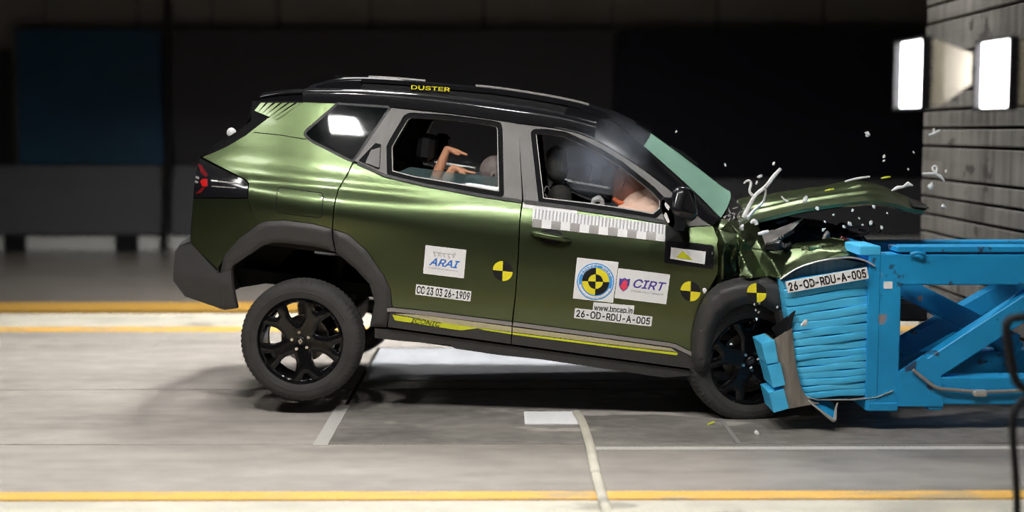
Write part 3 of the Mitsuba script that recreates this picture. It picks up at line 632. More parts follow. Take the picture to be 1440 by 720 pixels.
def wheel(cx, cy, cz, far, steer=0., spin=0., camber=0.):
    R1 = trimesh.transformations.rotation_matrix(spin, [0, 1, 0]); R2 = trimesh.transformations.rotation_matrix(steer, [0, 0, 1]); R3 = trimesh.transformations.rotation_matrix(camber, [1, 0, 0])
    M = np.eye(4); M[:3, 3] = (cx, cy, cz); fl = np.diag([1., -1., 1., 1.]) if far else np.eye(4); X = M @ R2 @ R3 @ fl @ R1
    g = lambda m: (lambda c: (c.apply_transform(X), c)[1])(m.copy())
    k = part('wheel', g(RIMF), 'mat_rim', 35, label='gloss black five spoke alloy wheel')
    part(k + '__barrel', g(BARREL), 'mat_rim', 40); part(k + '__tyre', g(TYRE), 'mat_tyre', 28, label='black rubber tyre')
    part(k + '__brake_disc', g(DISC), 'mat_steel', 30); part(k + '__hub', g(DRUM), 'mat_dark', 30)
    if far: return
    for i in range(5):
        a = math.radians(105 + 72 * i); c = trimesh.creation.cylinder(.0085, .022, sections=10); c.apply_transform(trimesh.transformations.rotation_matrix(math.pi / 2, [1, 0, 0])); c.apply_translation([.050 * math.cos(a), -.080, .050 * math.sin(a)])
        part(k + '__wheel_bolt', g(c), 'mat_chrome', 30)
    cap = lathe([(0, -.090), (.02, -.089), (.026, -.084), (.027, -.06)], 32); part(k + '__centre_cap', g(cap), 'mat_satin_black', 30)
    dm = sg.Polygon([(0, .017), (.012, 0), (0, -.017), (-.012, 0)]); dm = dm.difference(affinity.scale(dm, .45, .45)); e = extrude(dm, .003); e.apply_transform(trimesh.transformations.rotation_matrix(math.pi / 2, [1, 0, 0])); e.apply_translation([0, -.0895, 0])
    part(k + '__emblem', g(e), 'mat_chrome', False, label='small silver diamond emblem')
wheel(-2.49, -.775, .135, False)
wheel(-2.49, .775, .135, True)
fh = L(1053, 508, -.85); wheel(fh[0], -.76, fh[2], False, steer=math.radians(10), spin=math.radians(38))
wheel(.05, .775, .362, True)
part('axle_beam', tube([[-2.45, -.66, .14], [-2.35, -.5, .22], [-2.35, .5, .22], [-2.45, .66, .14]], .035, 10), 'mat_dark', 40)
for s in (-1, 1): part('damper', tube([[-2.42, s * .6, .16], [-2.36, s * .55, .60]], .03, 10), 'mat_dark', 40)

# --- nose wreck
def fac(px, tri=None, sub=3, smooth=False, Y0=None):
    """A buckled sheet through the given points (u, v, depth outwards from the car's side)."""
    P3 = np.array([L(u, v, -(.84 + d)) for u, v, d in px]); q = np.array([(u, v) for u, v, _ in px], float)
    tri = Delaunay(q).simplices if tri is None else np.array(tri); return trimesh.Trimesh(P3, tri, process=False), q
def crumple(px, outline, res_px=3.0, blur=1, jitter=.006, seed=0, rim=None):
    q = np.array([(u, v) for u, v, _ in px], float); d = np.array([w for *_, w in px]); I = LinearNDInterpolator(q, d)
    poly = sg.Polygon(outline); x0, y0, x1, y1 = poly.bounds
    gx, gy_ = np.meshgrid(np.arange(x0, x1, res_px), np.arange(y0, y1, res_px)); A = np.c_[gx.ravel(), gy_.ravel()]; A = A[shapely.contains_xy(poly.buffer(-res_px * .4), *A.T)]
    B = np.array(shapely.segmentize(poly.exterior, res_px).coords)[:-1]; V = np.vstack([B, A]); tr = Delaunay(V).simplices; c = V[tr].mean(1); tr = tr[shapely.contains_xy(poly, *c.T)]
    w = I(V); bad = np.isnan(w)
    if bad.any():
        from scipy.interpolate import NearestNDInterpolator
        w[bad] = NearestNDInterpolator(q, d)(V[bad])
    if rim: w = rim[0] + rim[1] * np.clip(shapely.distance(poly.exterior, shapely.points(V)) / rim[2], 0, 1) ** .7 + rim[3] * np.exp(-((V[:, 0] - 1040) / 40) ** 2)
    w = w + jitter * (meshkit.fbm(np.c_[V * .05, np.full(len(V), seed)], 3, seed) - .5) * 2
    return trimesh.Trimesh(np.array([L(u, v, -(.84 + e)) for (u, v), e in zip(V, w)]), tr, process=False)
OUT_F = [(1036, 330), (1042, 318), (1054, 311), (1066, 318), (1076, 345), (1100, 352), (1140, 348), (1165, 346), (1190, 344), (1206, 349), (1203, 358), (1160, 364), (1125, 374), (1104, 392), (1078, 389), (1056, 391), (1040, 389)]
PT_F = [(1036, 330, .02), (1042, 318, -.05), (1054, 311, -.12), (1066, 318, -.14), (1046, 338, .05), (1040, 352, .04), (1056, 350, .00), (1072, 352, .03), (1064, 336, -.07), (1076, 345, -.06),
        (1040, 389, .12), (1048, 372, .11), (1060, 391, .17), (1068, 372, .05), (1078, 389, .10), (1086, 366, .10), (1100, 352, -.03), (1098, 390, .18), (1104, 374, .11), (1120, 366, .07), (1140, 347, -.03), (1136, 358, .03), (1140, 370, .09), (1160, 353, .04), (1160, 364, .09), (1172, 346, -.02), (1182, 354, .07), (1192, 344, -.02), (1203, 358, .08), (1206, 349, .02)]
fe = part('crushed_fender', thick(crumple(PT_F, OUT_F, 2.0, jitter=.0015, seed=2), .003), 'mat_paint', 22, label='crumpled green front wing folded over the wheel')
OUT_D = [(1003, 316), (1012, 324), (1024, 312), (1030, 308), (1038, 313), (1041, 330), (1038, 345), (1038, 392), (1034, 398), (1010, 408), (1006, 400), (1005, 345)]
PT_D = [(1003, 316, -.05), (1012, 324, .0), (1024, 312, -.03), (1030, 308, -.1), (1038, 313, -.12), (1041, 330, -.02), (1036, 345, .08), (1006, 345, .03), (1020, 342, .13), (1030, 352, .05), (1016, 360, .10), (1026, 372, .02), (1038, 392, -.04), (1006, 400, .02), (1016, 392, .08), (1034, 398, -.03), (1010, 408, .02)]
part(fe + '__fold', thick(crumple(PT_D, OUT_D, 2.0, jitter=.0015, seed=5), .003), 'mat_paint', 16, label='dark folded edge of the green wing')
part('fender_tip', thick(crumple([(984, 303, -.16), (1030, 311, -.16), (1003, 322, -.03), (1010, 328, .0), (1020, 318, -.05)], [(984, 303), (1030, 311), (1018, 319), (1009, 330), (1002, 322)], 3, jitter=.003), .003), 'mat_paint', 24)
# black gloss side trim with a white plate, shoved back over the door
tr_ = part('side_trim', patch(rounded(SP([(935, 338), (975, 341), (1003, 345), (1002, 378), (960, 373), (934, 369)]), .008), off=.03, inset=0, flange=.04), 'mat_gloss_black', both=True, label='gloss black side trim pushed over the front door')
part(tr_ + '__plate', patch(SP([(943, 347), (992, 353), (990, 371), (942, 363)]), off=.033, inset=0, flange=.004), 'mat_white_sheet', label='white plate')
part(tr_ + '__mark', patch(SP([(950, 361.5), (959, 352), (974, 365)]), off=.0345, inset=0, flange=.002, res=.01), 'mat_stripe_yellow')
part(tr_ + '__neck', patch(SP([(936, 318), (961, 321), (959, 342), (935, 339)]), off=.02, inset=0, flange=.04), 'mat_satin_black', 30)
part(tr_ + '__clip', tube([L(u, v, -.93) for u, v in ((998, 372), (1003, 362), (1002, 355), (998, 366), (1000, 374))], .006, 6), 'mat_silver_grey', 50)
# front arch cladding, bent
fo = [(982, 519), (977, 500), (978, 470), (985, 440), (996, 417), (1012, 403), (1034, 396), (1062, 393), (1090, 394), (1104, 400), (1106, 430), (1116, 446), (1108, 462), (1102, 484), (1098, 462), (1092, 436), (1072, 424), (1048, 422), (1026, 430), (1010, 446), (1000, 468), (996, 492), (994, 514)]
FA_ = sg.Polygon(fo)
pt = [(u, v, .09 + (.07 if 1000 < u < 1080 else .0)) for u, v in fo] + [(u, v, .17) for u, v in ((986, 470), (992, 445), (1006, 422), (1030, 410), (1060, 407), (1088, 409))] + [(1118, 438, .14), (1104, 450, .10)]
fk = part('front_arch', thick(crumple(pt, fo, 2.2, jitter=.001, seed=9, rim=(.07, .07, 9., .03)), .02), 'mat_clad', 40, label='bent black front wheel arch cladding')
part(fk + '__torn_flap', thick(crumple([(1100, 446, .2), (1119, 437, .36), (1112, 458, .34), (1096, 480, .22), (1086, 466, .14)], [(1086, 462), (1104, 448), (1119, 437), (1112, 458), (1097, 482)], 3, jitter=.003), .006), 'mat_satin_black', 26)

# bonnet: buckled sheet across the whole nose
HX = [(1040, 318), (1056, 312), (1090, 303), (1130, 293.5), (1165, 288), (1200, 284), (1235, 282.5), (1262, 287), (1290, 294), (1312, 297), (1325, 298)]
hp0 = np.array([L(u, v, -.70) for u, v in HX]); hx = np.linspace(hp0[0, 0], hp0[-1, 0], 72); hz = PchipInterpolator(hp0[:, 0], hp0[:, 2])(hx)
crown = PchipInterpolator([hx[0], -.05, .2, .45, .66, .78, .9, hx[-1]], [.05, .075, .05, .055, .085, .075, .045, .012])(hx)
HG = []
for i, (x, z, c) in enumerate(zip(hx, hz, crown)):
    row = []
    for s in np.r_[np.linspace(-1, -.2, 48), np.linspace(-.15, 1, 20)]:
        e = 1 - abs(s) ** 2.2; n_ = meshkit.fbm(np.array([[x * 5, s * 2.2, 1.7]]), 3, 4)[0] - .5
        ridge = .012 * math.exp(-((s + .62 - .25 * (x - .5)) / .10) ** 2) * (1 - .4 * (x > .8)) - .015 * math.exp(-((s + .38) / .09) ** 2)
        ridge += .008 * max(0, 1 - abs(s + .78 - .12 * x) / .06) + .014 * max(0, 1 - abs(s + .40 - .3 * (x - .4)) / .07) - .01 * max(0, 1 - abs(s + .58) / .09)
        back = .10 * max(0, abs(s) - .0) ** 2 * (x > .6) * (x - .6) * 0
        row.append([x - .10 * s * s * max(0, (x - .7) / .3) + .02 * n_, .70 * s, z + c * e + ridge + .05 * n_ * e - .03 * max(0, (s)) * 0])
    HG.append(row)
hm_ = grid_mesh(np.array(HG)); hood = part('bonnet', thick(hm_, .004), 'mat_paint', 34, label='buckled dark green bonnet thrown upwards')
HGa = np.array(HG); lipi = slice(int(.80 * 72), 71)
edge = HGa[6:-1, 0]; part(hood + '__edge_flange', grid_mesh(np.stack([edge, edge + [0, .004, -.02], edge + [0, .05, -.03]], 1)), 'mat_paint', 30)
part(hood + '__inner_frame', grid_mesh(HGa[8:-6:1, 3:-2:2] - [0, 0, .03]), 'mat_satin_black', 30)
front = HGa[-9:, :20]; part(hood + '__torn_front_seal', thick(grid_mesh(front + [.012, -.004, .012]), .004), 'mat_satin_black', 20, label='torn black strip on the bonnet tip')
part(hood + '__white_smear', tube([L(u, v, -.56) for u, v in ((1254, 268), (1262, 264), (1270, 263), (1277, 259), (1284, 261))], [.004, .012, .008, .016, .004], 8), 'mat_white', 50, label='white torn plastic on the bonnet')

# engine bay
part('engine_block', cc([box(-.05, .05, -.62, .35, .62, 1.10, .03), box(.05, .50, -.12, .45, .55, 1.06, .03), box(.0, .55, -.5, .3, .96, 1.12, .03), box(.30, .62, -.45, .5, .98, 1.10, .02)]), 'mat_dark', False)
part('bulkhead', box(-.32, -.27, -.72, .72, .3, 1.08), 'mat_dark', False)
part('strut_brace', thick(crumple([(1030, 352, -.04), (1052, 328, -.16), (1060, 336, -.10), (1129, 308, -.22), (1112, 326, -.18), (1074, 350, -.05)], [(1030, 352), (1050, 330), (1066, 333), (1129, 308), (1112, 326), (1088, 342), (1074, 351)], 3, jitter=.006), .012), 'mat_silver_grey', 26, label='grey torn strut bracket')
part('airbox', thick(crumple([(1072, 352, -.02), (1078, 340, .02), (1098, 338, .05), (1108, 348, -.03), (1090, 352, .02)], [(1072, 353), (1078, 341), (1098, 338), (1110, 347), (1092, 353)], 2.5, jitter=.01), .03), 'mat_satin_black', 28)
part('slam_panel', thick(crumple([(1104, 350, -.06), (1120, 342, -.10), (1165, 336, -.10), (1200, 340, -.04), (1206, 346, 0), (1140, 349, 0)], [(1104, 351), (1120, 343), (1150, 340), (1170, 334), (1192, 338), (1206, 346), (1160, 350)], 2.5, jitter=.02, seed=3), .006), 'mat_paint', 26, label='crumpled green front cross panel')
part('chassis_rail', obox([-.3, -.5, .62], [.04, -.52, .66], .08, .12), 'mat_dark', False)
part('chassis_rail', obox([-.3, .5, .62], [.55, .52, .70], .08, .12), 'mat_dark', False)
r4 = np.random.default_rng(11)
for i in range(9):
    a = np.array([r4.uniform(-.1, .45), r4.uniform(-.70, -.1), r4.uniform(.98, 1.10)]); b = a + r4.normal(0, .13, 3) * [1, .8, .45]; c = (a + b) / 2 + [0, -.03, .05]
    part('engine_hose', tube([a, c, b], r4.uniform(.008, .016), 8, dense=14), 'mat_satin_black' if i % 4 else 'mat_silver_grey', 60)
part('radiator', thick(grid_mesh(np.array([[[.44 + .05 * math.sin(5 * y) + .03 * k, y, .55 + .17 * k] for y in np.linspace(-.12, .68, 12)] for k in range(4)])), .03), 'mat_dark', 30)
for i in range(18):
    u, v, l = r4.uniform(1085, 1225), r4.uniform(312, 340), r4.uniform(10, 26); p0 = L(u, v, -.74 + r4.uniform(0, .35))
    part('engine_bracket', obox(p0, p0 + np.array([l / 258, r4.uniform(-.05, .05), r4.uniform(-.05, .05)]), r4.uniform(.012, .03), r4.uniform(.01, .025), bev=.003), ('mat_satin_black', 'mat_dark', 'mat_steel', 'mat_satin_black', 'mat_dark_red', 'mat_dark')[i % 6], False)
part('broken_bumper', thick(grid_mesh(np.array([[[.50 + .04 * math.sin(9 * s) + .03 * k, s, .40 + .22 * k] for s in np.linspace(-.1, .74, 16)] for k in range(4)])), .006), 'mat_satin_black', 26)

# far-side wing (undamaged side of the nose)
far_wing = sg.Polygon([(-.27, 1.08), (.38, 1.0), (.42, .62), (.40, .52), (.30, .72), (.1, .82), (-.12, .80), (-.26, .68), (-.3, .5)])
add(f'{CAR}__far_wing', W(mir(patch(far_wing))), 'mat_paint', 32)

# --- scale strip, targets, stickers on the near side
def Sv(p): return np.array(S(*p))
class Decal:
    """An area of the body side given by three of its corners in the photograph; s, t in metres from its lower left."""
    def __init__(self, tl, tr, bl):
        a, b, c = Sv(tl), Sv(tr), Sv(bl); self.o = c; self.w, self.h = np.linalg.norm(b - a), np.linalg.norm(a - c); self.s, self.t = (b - a) / self.w, (a - c) / self.h
    def xz(self, q): q = np.asarray(q, float); return self.o + q[:, :1] * self.s + q[:, 1:2] * self.t
    def put(self, mesh, off):
        v = np.array(mesh.vertices); p = self.xz(v[:, :2]); return trimesh.Trimesh(np.c_[p[:, 0], -(Yh(p[:, 0], p[:, 1]) + off + v[:, 2]), p[:, 1]], mesh.faces, process=False)
    def sheet(self, poly, off=.0015, th=.0012):
        g = sg.Polygon(self.xz(np.array(poly.exterior.coords)[:-1])); return patch(g.buffer(0), off=off + th, inset=0, flange=th, res=.03)
    def rect(self, s0, s1, t0, t1): return sg.box(s0 * self.w, t0 * self.h, s1 * self.w, t1 * self.h)
    def flat(self, poly, off): return self.put(extrude(poly, .0008), off)
    def text(self, txt, s0, s1, t0, t1, off=.0032, bold=False, slant=0.):
        m = meshkit.text_mesh(txt, 1.0, .0008, bold); v = np.array(m.vertices); lo, hi = v[:, :2].min(0), v[:, :2].max(0); v[:, :2] = (v[:, :2] - lo) / (hi - lo)
        v[:, 0] += slant * (v[:, 1] - .5); x = np.c_[(s0 + v[:, 0] * (s1 - s0)) * self.w, (t0 + v[:, 1] * (t1 - t0)) * self.h, v[:, 2]]
        return self.put(trimesh.Trimesh(x, m.faces, process=False), off)
def sector(c, r, a0, a1, r0=0.0, n=14):
    t = np.radians(np.linspace(a0, a1, n)); o = [(c[0] + r * math.cos(x), c[1] + r * math.sin(x)) for x in t]
    i = [(c[0] + r0 * math.cos(x), c[1] + r0 * math.sin(x)) for x in t[::-1]] if r0 else [c]; return sg.Polygon(o + i)
sc_ = Decal((750, 293), (936, 316), (748, 311)); key = fd + '__white_tape'
tp = Decal((736, 284), (812, 293), (735, 292)); part(key, tp.sheet(tp.rect(0, 1, 0, 1)), 'mat_white_sheet', label='white tape under the window line')
key = part(fd + '__scale_strip', sc_.sheet(sc_.rect(0, 1, .02, 1)), 'mat_white_sheet', label='black and white length scale strip')
# lower row of squares and upper ticks
sq = Decal((749, 307.5), (936, 328), (748, 319)); kq = part(fd + '__scale_squares', sq.sheet(sq.rect(0, 1, -.02, 1)), 'mat_white_sheet')
for i in range(7): part(kq + '__dark_square', sq.sheet(sq.rect((2 * i) / 14, (2 * i + 1) / 14, 0, 1), off=.003, th=.0006), 'mat_silver_grey')
for i in range(37): part(key + '__tick', sc_.flat(sc_.rect((i + .55) / 37.5, (i + 1.0) / 37.5, .25, 1), .0030), 'mat_ink_grey')
def target(host, tl, tr, bl, start=90, lab='yellow and black round target sticker', Yoff=0.):
    d = Decal(tl, tr, bl); c = (d.w / 2, d.h / 2); r = d.w / 2; k = part(host + '__target', d.flat(sg.Point(c).buffer(r, 24), .002 + Yoff), 'mat_ink', False, label=lab)
    for a in (start, start + 180): part(k + '__quadrant', d.flat(sector(c, r, a, a + 90), .0034 + Yoff), 'mat_target_yellow', False)
target(rd, (694, 365), (722, 369), (692, 393), 92)
target(fd, (958, 393), (986, 397), (956, 422), 92)
ft_ = part(fk + '__target', trimesh.Trimesh(*(lambda d: (d.vertices - [0, .0, 0], d.faces))(Decal((1044, 393), (1072, 395), (1044, 419)).flat(sg.Point((.054, .054)).buffer(.052), .175)), process=False), 'mat_ink', False, label='yellow and black round target sticker')
dt = Decal((1044, 393), (1072, 395), (1044, 419))
for a in (92, 272): part(ft_ + '__quadrant', dt.flat(sector((.054, .054), .052, a, a + 90), .1765), 'mat_target_yellow', False)
# white sheet with slanted blue capitals
d = Decal((598.5, 344.5), (656, 351.5), (595, 384.5)); k = part(rd + '__sticker', d.sheet(d.rect(0, 1, 0, 1)), 'mat_white_sheet', label='white sticker with slanted blue capitals')
part(k + '__lettering', d.text('ARAI', .16, .84, .32, .58, bold=True, slant=.10), 'mat_ink_blue', False)
def deva(s, kind):
    """Simple Devanagari strokes with a head line."""
    g = [sg.box(s, .78, s + .10, .80)]
    if kind == 'e': g += [sg.LineString([(s + .02, .78), (s + .03, .70), (s + .07, .68), (s + .05, .64)]).buffer(.008)]
    if kind == 'a': g += [sg.LineString([(s + .01, .76), (s + .04, .75), (s + .02, .72), (s + .04, .69), (s + .01, .67)]).buffer(.008), sg.box(s + .06, .65, s + .072, .79), sg.box(s + .09, .65, s + .10, .79)]
    if kind == 'r': g += [sg.LineString([(s + .05, .78), (s + .03, .73), (s + .06, .66)]).buffer(.008)]
    if kind == 'i': g += [sg.LineString([(s + .03, .78), (s + .02, .74), (s + .06, .72), (s + .03, .68)]).buffer(.008), sg.LineString([(s + .05, .80), (s + .08, .85)]).buffer(.008)]
    return g
hs_ = so.unary_union(sum((deva(.20 + .115 * i, c) for i, c in enumerate('earei')), [])); hs_ = affinity.scale(hs_, d.w, d.h, origin=(0, 0))
part(k + '__small_lettering', d.flat(hs_, .0032), 'mat_ink_grey', False); part(k + '__rule', d.flat(d.rect(.12, .84, .22, .235), .0032), 'mat_ink_grey', False)
d = Decal((585.5, 399.5), (663, 409.5), (584, 414)); k = part(rd + '__number_sticker', d.sheet(d.rect(0, 1, 0, 1)), 'mat_white_sheet', label='white strip with a black number')
part(k + '__lettering', d.text('CC 23 03 26-1909', .02, .98, .12, .88, bold=True), 'mat_ink', False)
# round badge sheet
d = Decal((811.5, 362), (870, 368.5), (805.5, 419.5)); k = part(fd + '__badge_sticker', d.sheet(sg.Polygon([(0, 0), (.97 * d.w, -.0 * d.h), (d.w * 1.0, d.h), (0, d.h)])), 'mat_white_sheet', label='white sticker with a round blue ringed black and yellow badge')
c = (.50 * d.w, .47 * d.h); r = .445 * d.w
part(k + '__ring', d.flat(sg.Point(c).buffer(r, 32), .0032), 'mat_sky_blue', False); part(k + '__ring_edge', d.flat(sg.Point(c).buffer(r * .94, 32).difference(sg.Point(c).buffer(r * .90, 32)), .0042), 'mat_white_sheet', False)
part(k + '__disc', d.flat(sg.Point(c).buffer(r * .735, 32), .0042), 'mat_target_yellow', False)
for a in (94, 274): part(k + '__dark_quadrant', d.flat(sector(c, r * .735, a, a + 90, r * .40), .0052), 'mat_ink', False)
for a in (4, 184): part(k + '__dark_quadrant', d.flat(sector(c, r * .40, a, a + 90), .0052), 'mat_ink', False)
part(k + '__white_band', d.flat(sector(c, r * .885, 196, 340, r * .80, 24), .0052), 'mat_white_sheet', False)
txt = 'BHARAT NCAP'
for i, ch in enumerate(txt):
    if ch == ' ': continue
    a = math.radians(152 - 124 * i / (len(txt) - 1)); m = meshkit.text_mesh(ch, r * .15, .0008, True); m.apply_translation([-m.vertices[:, 0].mean(), 0, 0])
    m.apply_transform(trimesh.transformations.rotation_matrix(a - math.pi / 2, [0, 0, 1])); m.apply_translation([c[0] + r * .765 * math.cos(a), c[1] + r * .765 * math.sin(a), 0]); part(k + '__letter', d.put(m, .0052), 'mat_white_sheet', False)
d = Decal((869.5, 377), (942.5, 386), (864, 419)); k = part(fd + '__crest_sticker', d.sheet(sg.Polygon([(0, 0), (d.w, 0), (d.w, d.h), (0, d.h)])), 'mat_white_sheet', label='white sticker with purple capitals and a red and purple crest')
cr = lambda q: affinity.scale(sg.Polygon(q), d.w, d.h, origin=(0, 0))
part(k + '__crest', d.flat(cr([(.05, .68), (.10, .66), (.145, .71), (.19, .67), (.25, .70), (.25, .48), (.21, .34), (.15, .25), (.09, .33), (.05, .46)]), .0032), 'mat_ink_purple', False)
part(k + '__crest_mark', d.flat(cr([(.12, .60), (.18, .64), (.215, .58), (.20, .50), (.225, .42), (.15, .265), (.075, .40), (.10, .50)]), .0042), 'mat_ink_red', False)
part(k + '__lettering', d.text('CIRT', .33, .93, .42, .72, bold=True, slant=.08), 'mat_ink_purple', False)
part(k + '__small_lettering', d.text('Excellence in Transport', .30, .92, .26, .35), 'mat_ink_grey', False)
d = Decal((834.5, 426), (892, 431), (833, 438.5)); k = part(fd + '__web_sticker', d.sheet(d.rect(0, 1, -.2, 1.1)), 'mat_white_sheet', label='small white sticker with a web address')
part(k + '__lettering', d.text('www.bncap.in', .03, .97, .02, .85, bold=True), 'mat_ink', False)
d = Decal((808.5, 433), (917.5, 445), (807, 447)); k = part(fd + '__test_sticker', d.sheet(d.rect(0, 1, 0, 1), off=.003), 'mat_white_sheet', label='long white sticker with a black test number')
part(k + '__lettering', d.text('26-OD-RDU-A-005', .025, .975, .14, .86, off=.005, bold=True), 'mat_ink', False)
# lettering on the rail and on the yellow strip
m = meshkit.text_mesh('DUSTER', .026, .002, True); v = np.array(m.vertices); a, b = L(578, 125.5, yr - .028), L(632.5, 129, yr - .028); v[:, :2] -= v[:, :2].min(0); v[:, 0] *= np.linalg.norm(b - a) / v[:, 0].max(); v[:, 1] *= .024 / v[:, 1].max()
ex = (b - a) / np.linalg.norm(b - a); ez = np.array([-ex[2], 0, ex[0]]); v3 = a + v[:, :1] * ex + v[:, 1:2] * ez + v[:, 2:] * [0, -1, 0]
part(rr + '__lettering', trimesh.Trimesh(v3, m.faces, process=False), 'mat_target_yellow', False, label='yellow capitals')
d = Decal((580, 446), (620, 452), (579, 453.5)); part(rd + '__lettering', d.text('ICONIC', 0, 1, .05, .95, off=.018, slant=.05), 'mat_ink', False, label='black capitals on the yellow strip')

# --- cabin
part('dashboard', cc([box(-.62, -.3, -.70, .70, .78, 1.04, .05), box(-.75, -.45, -.12, .12, .45, .85, .04)]), 'mat_trim_cloth', 30)
def seat(y, x=-1.42, rec=-.14):
    k = part('seat', body([[((x + .0, y - .2, .52), .06), ((x + .42, y - .2, .56), .06)], [((x, y + .2, .52), .06), ((x + .42, y + .2, .56), .06)], [((x, y - .2, .52), .06), ((x, y + .2, .52), .06)], [((x + .42, y - .2, .56), .06), ((x + .42, y + .2, .56), .06)], [((x + .2, y - .1, .54), .085), ((x + .2, y + .1, .54), .085)]], .03, 4), 'mat_trim_cloth', 50, label='dark seat')
    def q(h, dy): return (x + rec * (h - .5) / .6 - .02, y + dy, h)
    part(k + '__backrest', body([[(q(.56, -.19), .075), (q(1.1, -.15), .065)], [(q(.56, .19), .075), (q(1.1, .15), .065)], [(q(.7, -.15), .08), (q(.7, .15), .08)], [(q(1.1, -.13), .07), (q(1.1, .13), .07)], [(q(.9, -.15), .07), (q(.9, .15), .07)]], .03, 6), 'mat_trim_cloth', 50)
    part(k + '__headrest', body([[(q(1.24, -.09), .062), (q(1.24, .09), .062)], [(q(1.33, -.08), .055), (q(1.33, .08), .055)], [(q(1.24, -.09), .06), (q(1.33, -.08), .055)], [(q(1.24, .09), .06), (q(1.33, .08), .055)]], .02, 4), 'mat_trim_cloth', 50)
    return k
seat(-.38, -.99); seat(.38, -.99)
kb = part('rear_bench', box(-2.2, -1.72, -.62, .62, .42, .60, .05), 'mat_trim_cloth', 30)
part(kb + '__backrest', obox([-2.18, 0, .55], [-2.32, 0, 1.12], 1.2, .12, up=(0, 1, 0), bev=.04) if False else box(-2.36, -2.2, -.60, .60, .55, 1.12, .05), 'mat_trim_cloth', 30)
hr0 = L(600, 206, -.42)
for y in (-.42, .42): part(kb + '__headrest', box(hr0[0] - .045, hr0[0] + .055, y - .13, y + .13, hr0[2] - .09, hr0[2] + .075, .03), 'mat_satin_black', 30)
part('load_floor', box(-3.05, -2.3, -.6, .6, .62, .66), 'mat_trim_cloth', False)
ring_ = np.array([[math.cos(t), math.sin(t)] for t in np.linspace(0, 2 * math.pi, 33)]) * .185
swc = np.array([-.72, -.38, .93]); e1, e2 = np.array([0, 1., 0]), np.array([-.42, 0, .907])
part('steering_wheel', cc([tube([swc + a * e1 + b * e2 for a, b in ring_], .016, 8, cap=False), tube([swc - e1 * .18, swc + e1 * .18], .02, 8), tube([swc, swc + np.array([.3, 0, -.14])], .03, 8)]), 'mat_satin_black', 40)
# inflated airbag between dummy and wheel
q_ = lambda u, v, y: tuple(L(u, v, y))
ab = body([[(q_(874, 297, -.62), .035), (q_(898, 280, -.58), .055), (q_(918, 276, -.55), .06)], [(q_(904, 272, -.48), .05), (q_(922, 286, -.62), .065), (q_(898, 296, -.64), .05)], [(q_(878, 299, -.66), .03), (q_(920, 299, -.66), .05)], [(q_(915, 283, -.2), .12), (q_(915, 285, -.55), .08)]], .02, 6)
part('airbag', ab, 'mat_airbag', 60, label='pale peach inflated airbag at the steering wheel')
# belt, pillar trims and strips seen through the openings
part('seat_belt', thick(grid_mesh(np.array([[p, p + [0, .045, .0]] for p in [L(u, v, -.30) for u, v in ((762, 196), (776, 232), (800, 262), (826, 282))]])), .002), 'mat_dark', 40)
part('grab_strip', tube([L(u, v, -.34) for u, v in ((786, 263), (806, 271), (822, 278), (838, 284))], .006, 6), 'mat_silver_grey', 60, label='pale grey cable')
part('far_sill_strip', tube([L(u, v, .72) for u, v in ((790, 252), (812, 258), (838, 262), (858, 266))], .012, 6), 'mat_white', 60, label='pale strip along the far window sill')
part('far_sill_strip', tube([L(u, v, .72) for u, v in ((612, 229), (640, 233), (668, 237))], .012, 6), 'mat_white', 60)
a, b = L(832, 231, .66), L(847, 259, .66); part('far_pillar_cover', box(a[0], b[0], .64, .68, b[2], a[2], .01), 'mat_cloth_grey', 30, label='beige cover on the far pillar')
a, b = L(785, 239, -.1), L(791, 281, -.1); part('seat_bolster_plate', box(a[0], b[0], -.12, -.08, b[2], a[2], .006), 'mat_silver_grey', 30)
wp = [L(u, v, -.52) for u, v in ((832, 288), (836, 281), (842, 279), (846, 282), (848, 287), (841, 290))]
part('torn_cover', body([[(tuple(wp[0]), .010), (tuple(wp[1]), .016), (tuple(wp[2]), .018), (tuple(wp[3]), .014), (tuple(wp[4]), .010), (tuple(wp[5]), .012), (tuple(wp[0]), .010)]], .008, 2), 'mat_white', 40, label='white torn airbag cover')
part('belt_wire', tube([L(u, v, -.5) for u, v in ((765, 270), (769, 262), (773, 268), (770, 278), (766, 272))], .005, 6, dense=24), 'mat_silver_grey', 60)
# window glass, lowered
gr_ = SP([(548, 247), (576, 235), (640, 243), (706, 250), (707, 276), (640, 266), (580, 255)])
part(rd + '__window_glass', patch(gr_, off=-.03, inset=0, flange=0), 'mat_cut_pane', label='half lowered window glass')
gf_ = sg.Polygon([tuple(p * [-1 if 0 else 1, 1]) for p in np.array(hole_f.exterior.coords)])
for ho, d_ in ((hole_r, rd + '_001'), (hole_f, fd + '_001')):
    g = patch(ho.buffer(.004), off=-.02, inset=0, flange=0); key = add(f'{CAR}__{d_}__window_glass', W(mir(g)), 'mat_pane', 30)

# ================================================================ CRASH DUMMIES
def wl(u, v, y): return tuple(CR @ L(u, v, y) + CT)
def dummy(key, label, chains, head, m_body, m_head):
    note(key, label, 'crash dummy')
    scene[key + '__body'] = mikit.ply(body(chains, .014, 6), m_body, smooth=60)
    return key
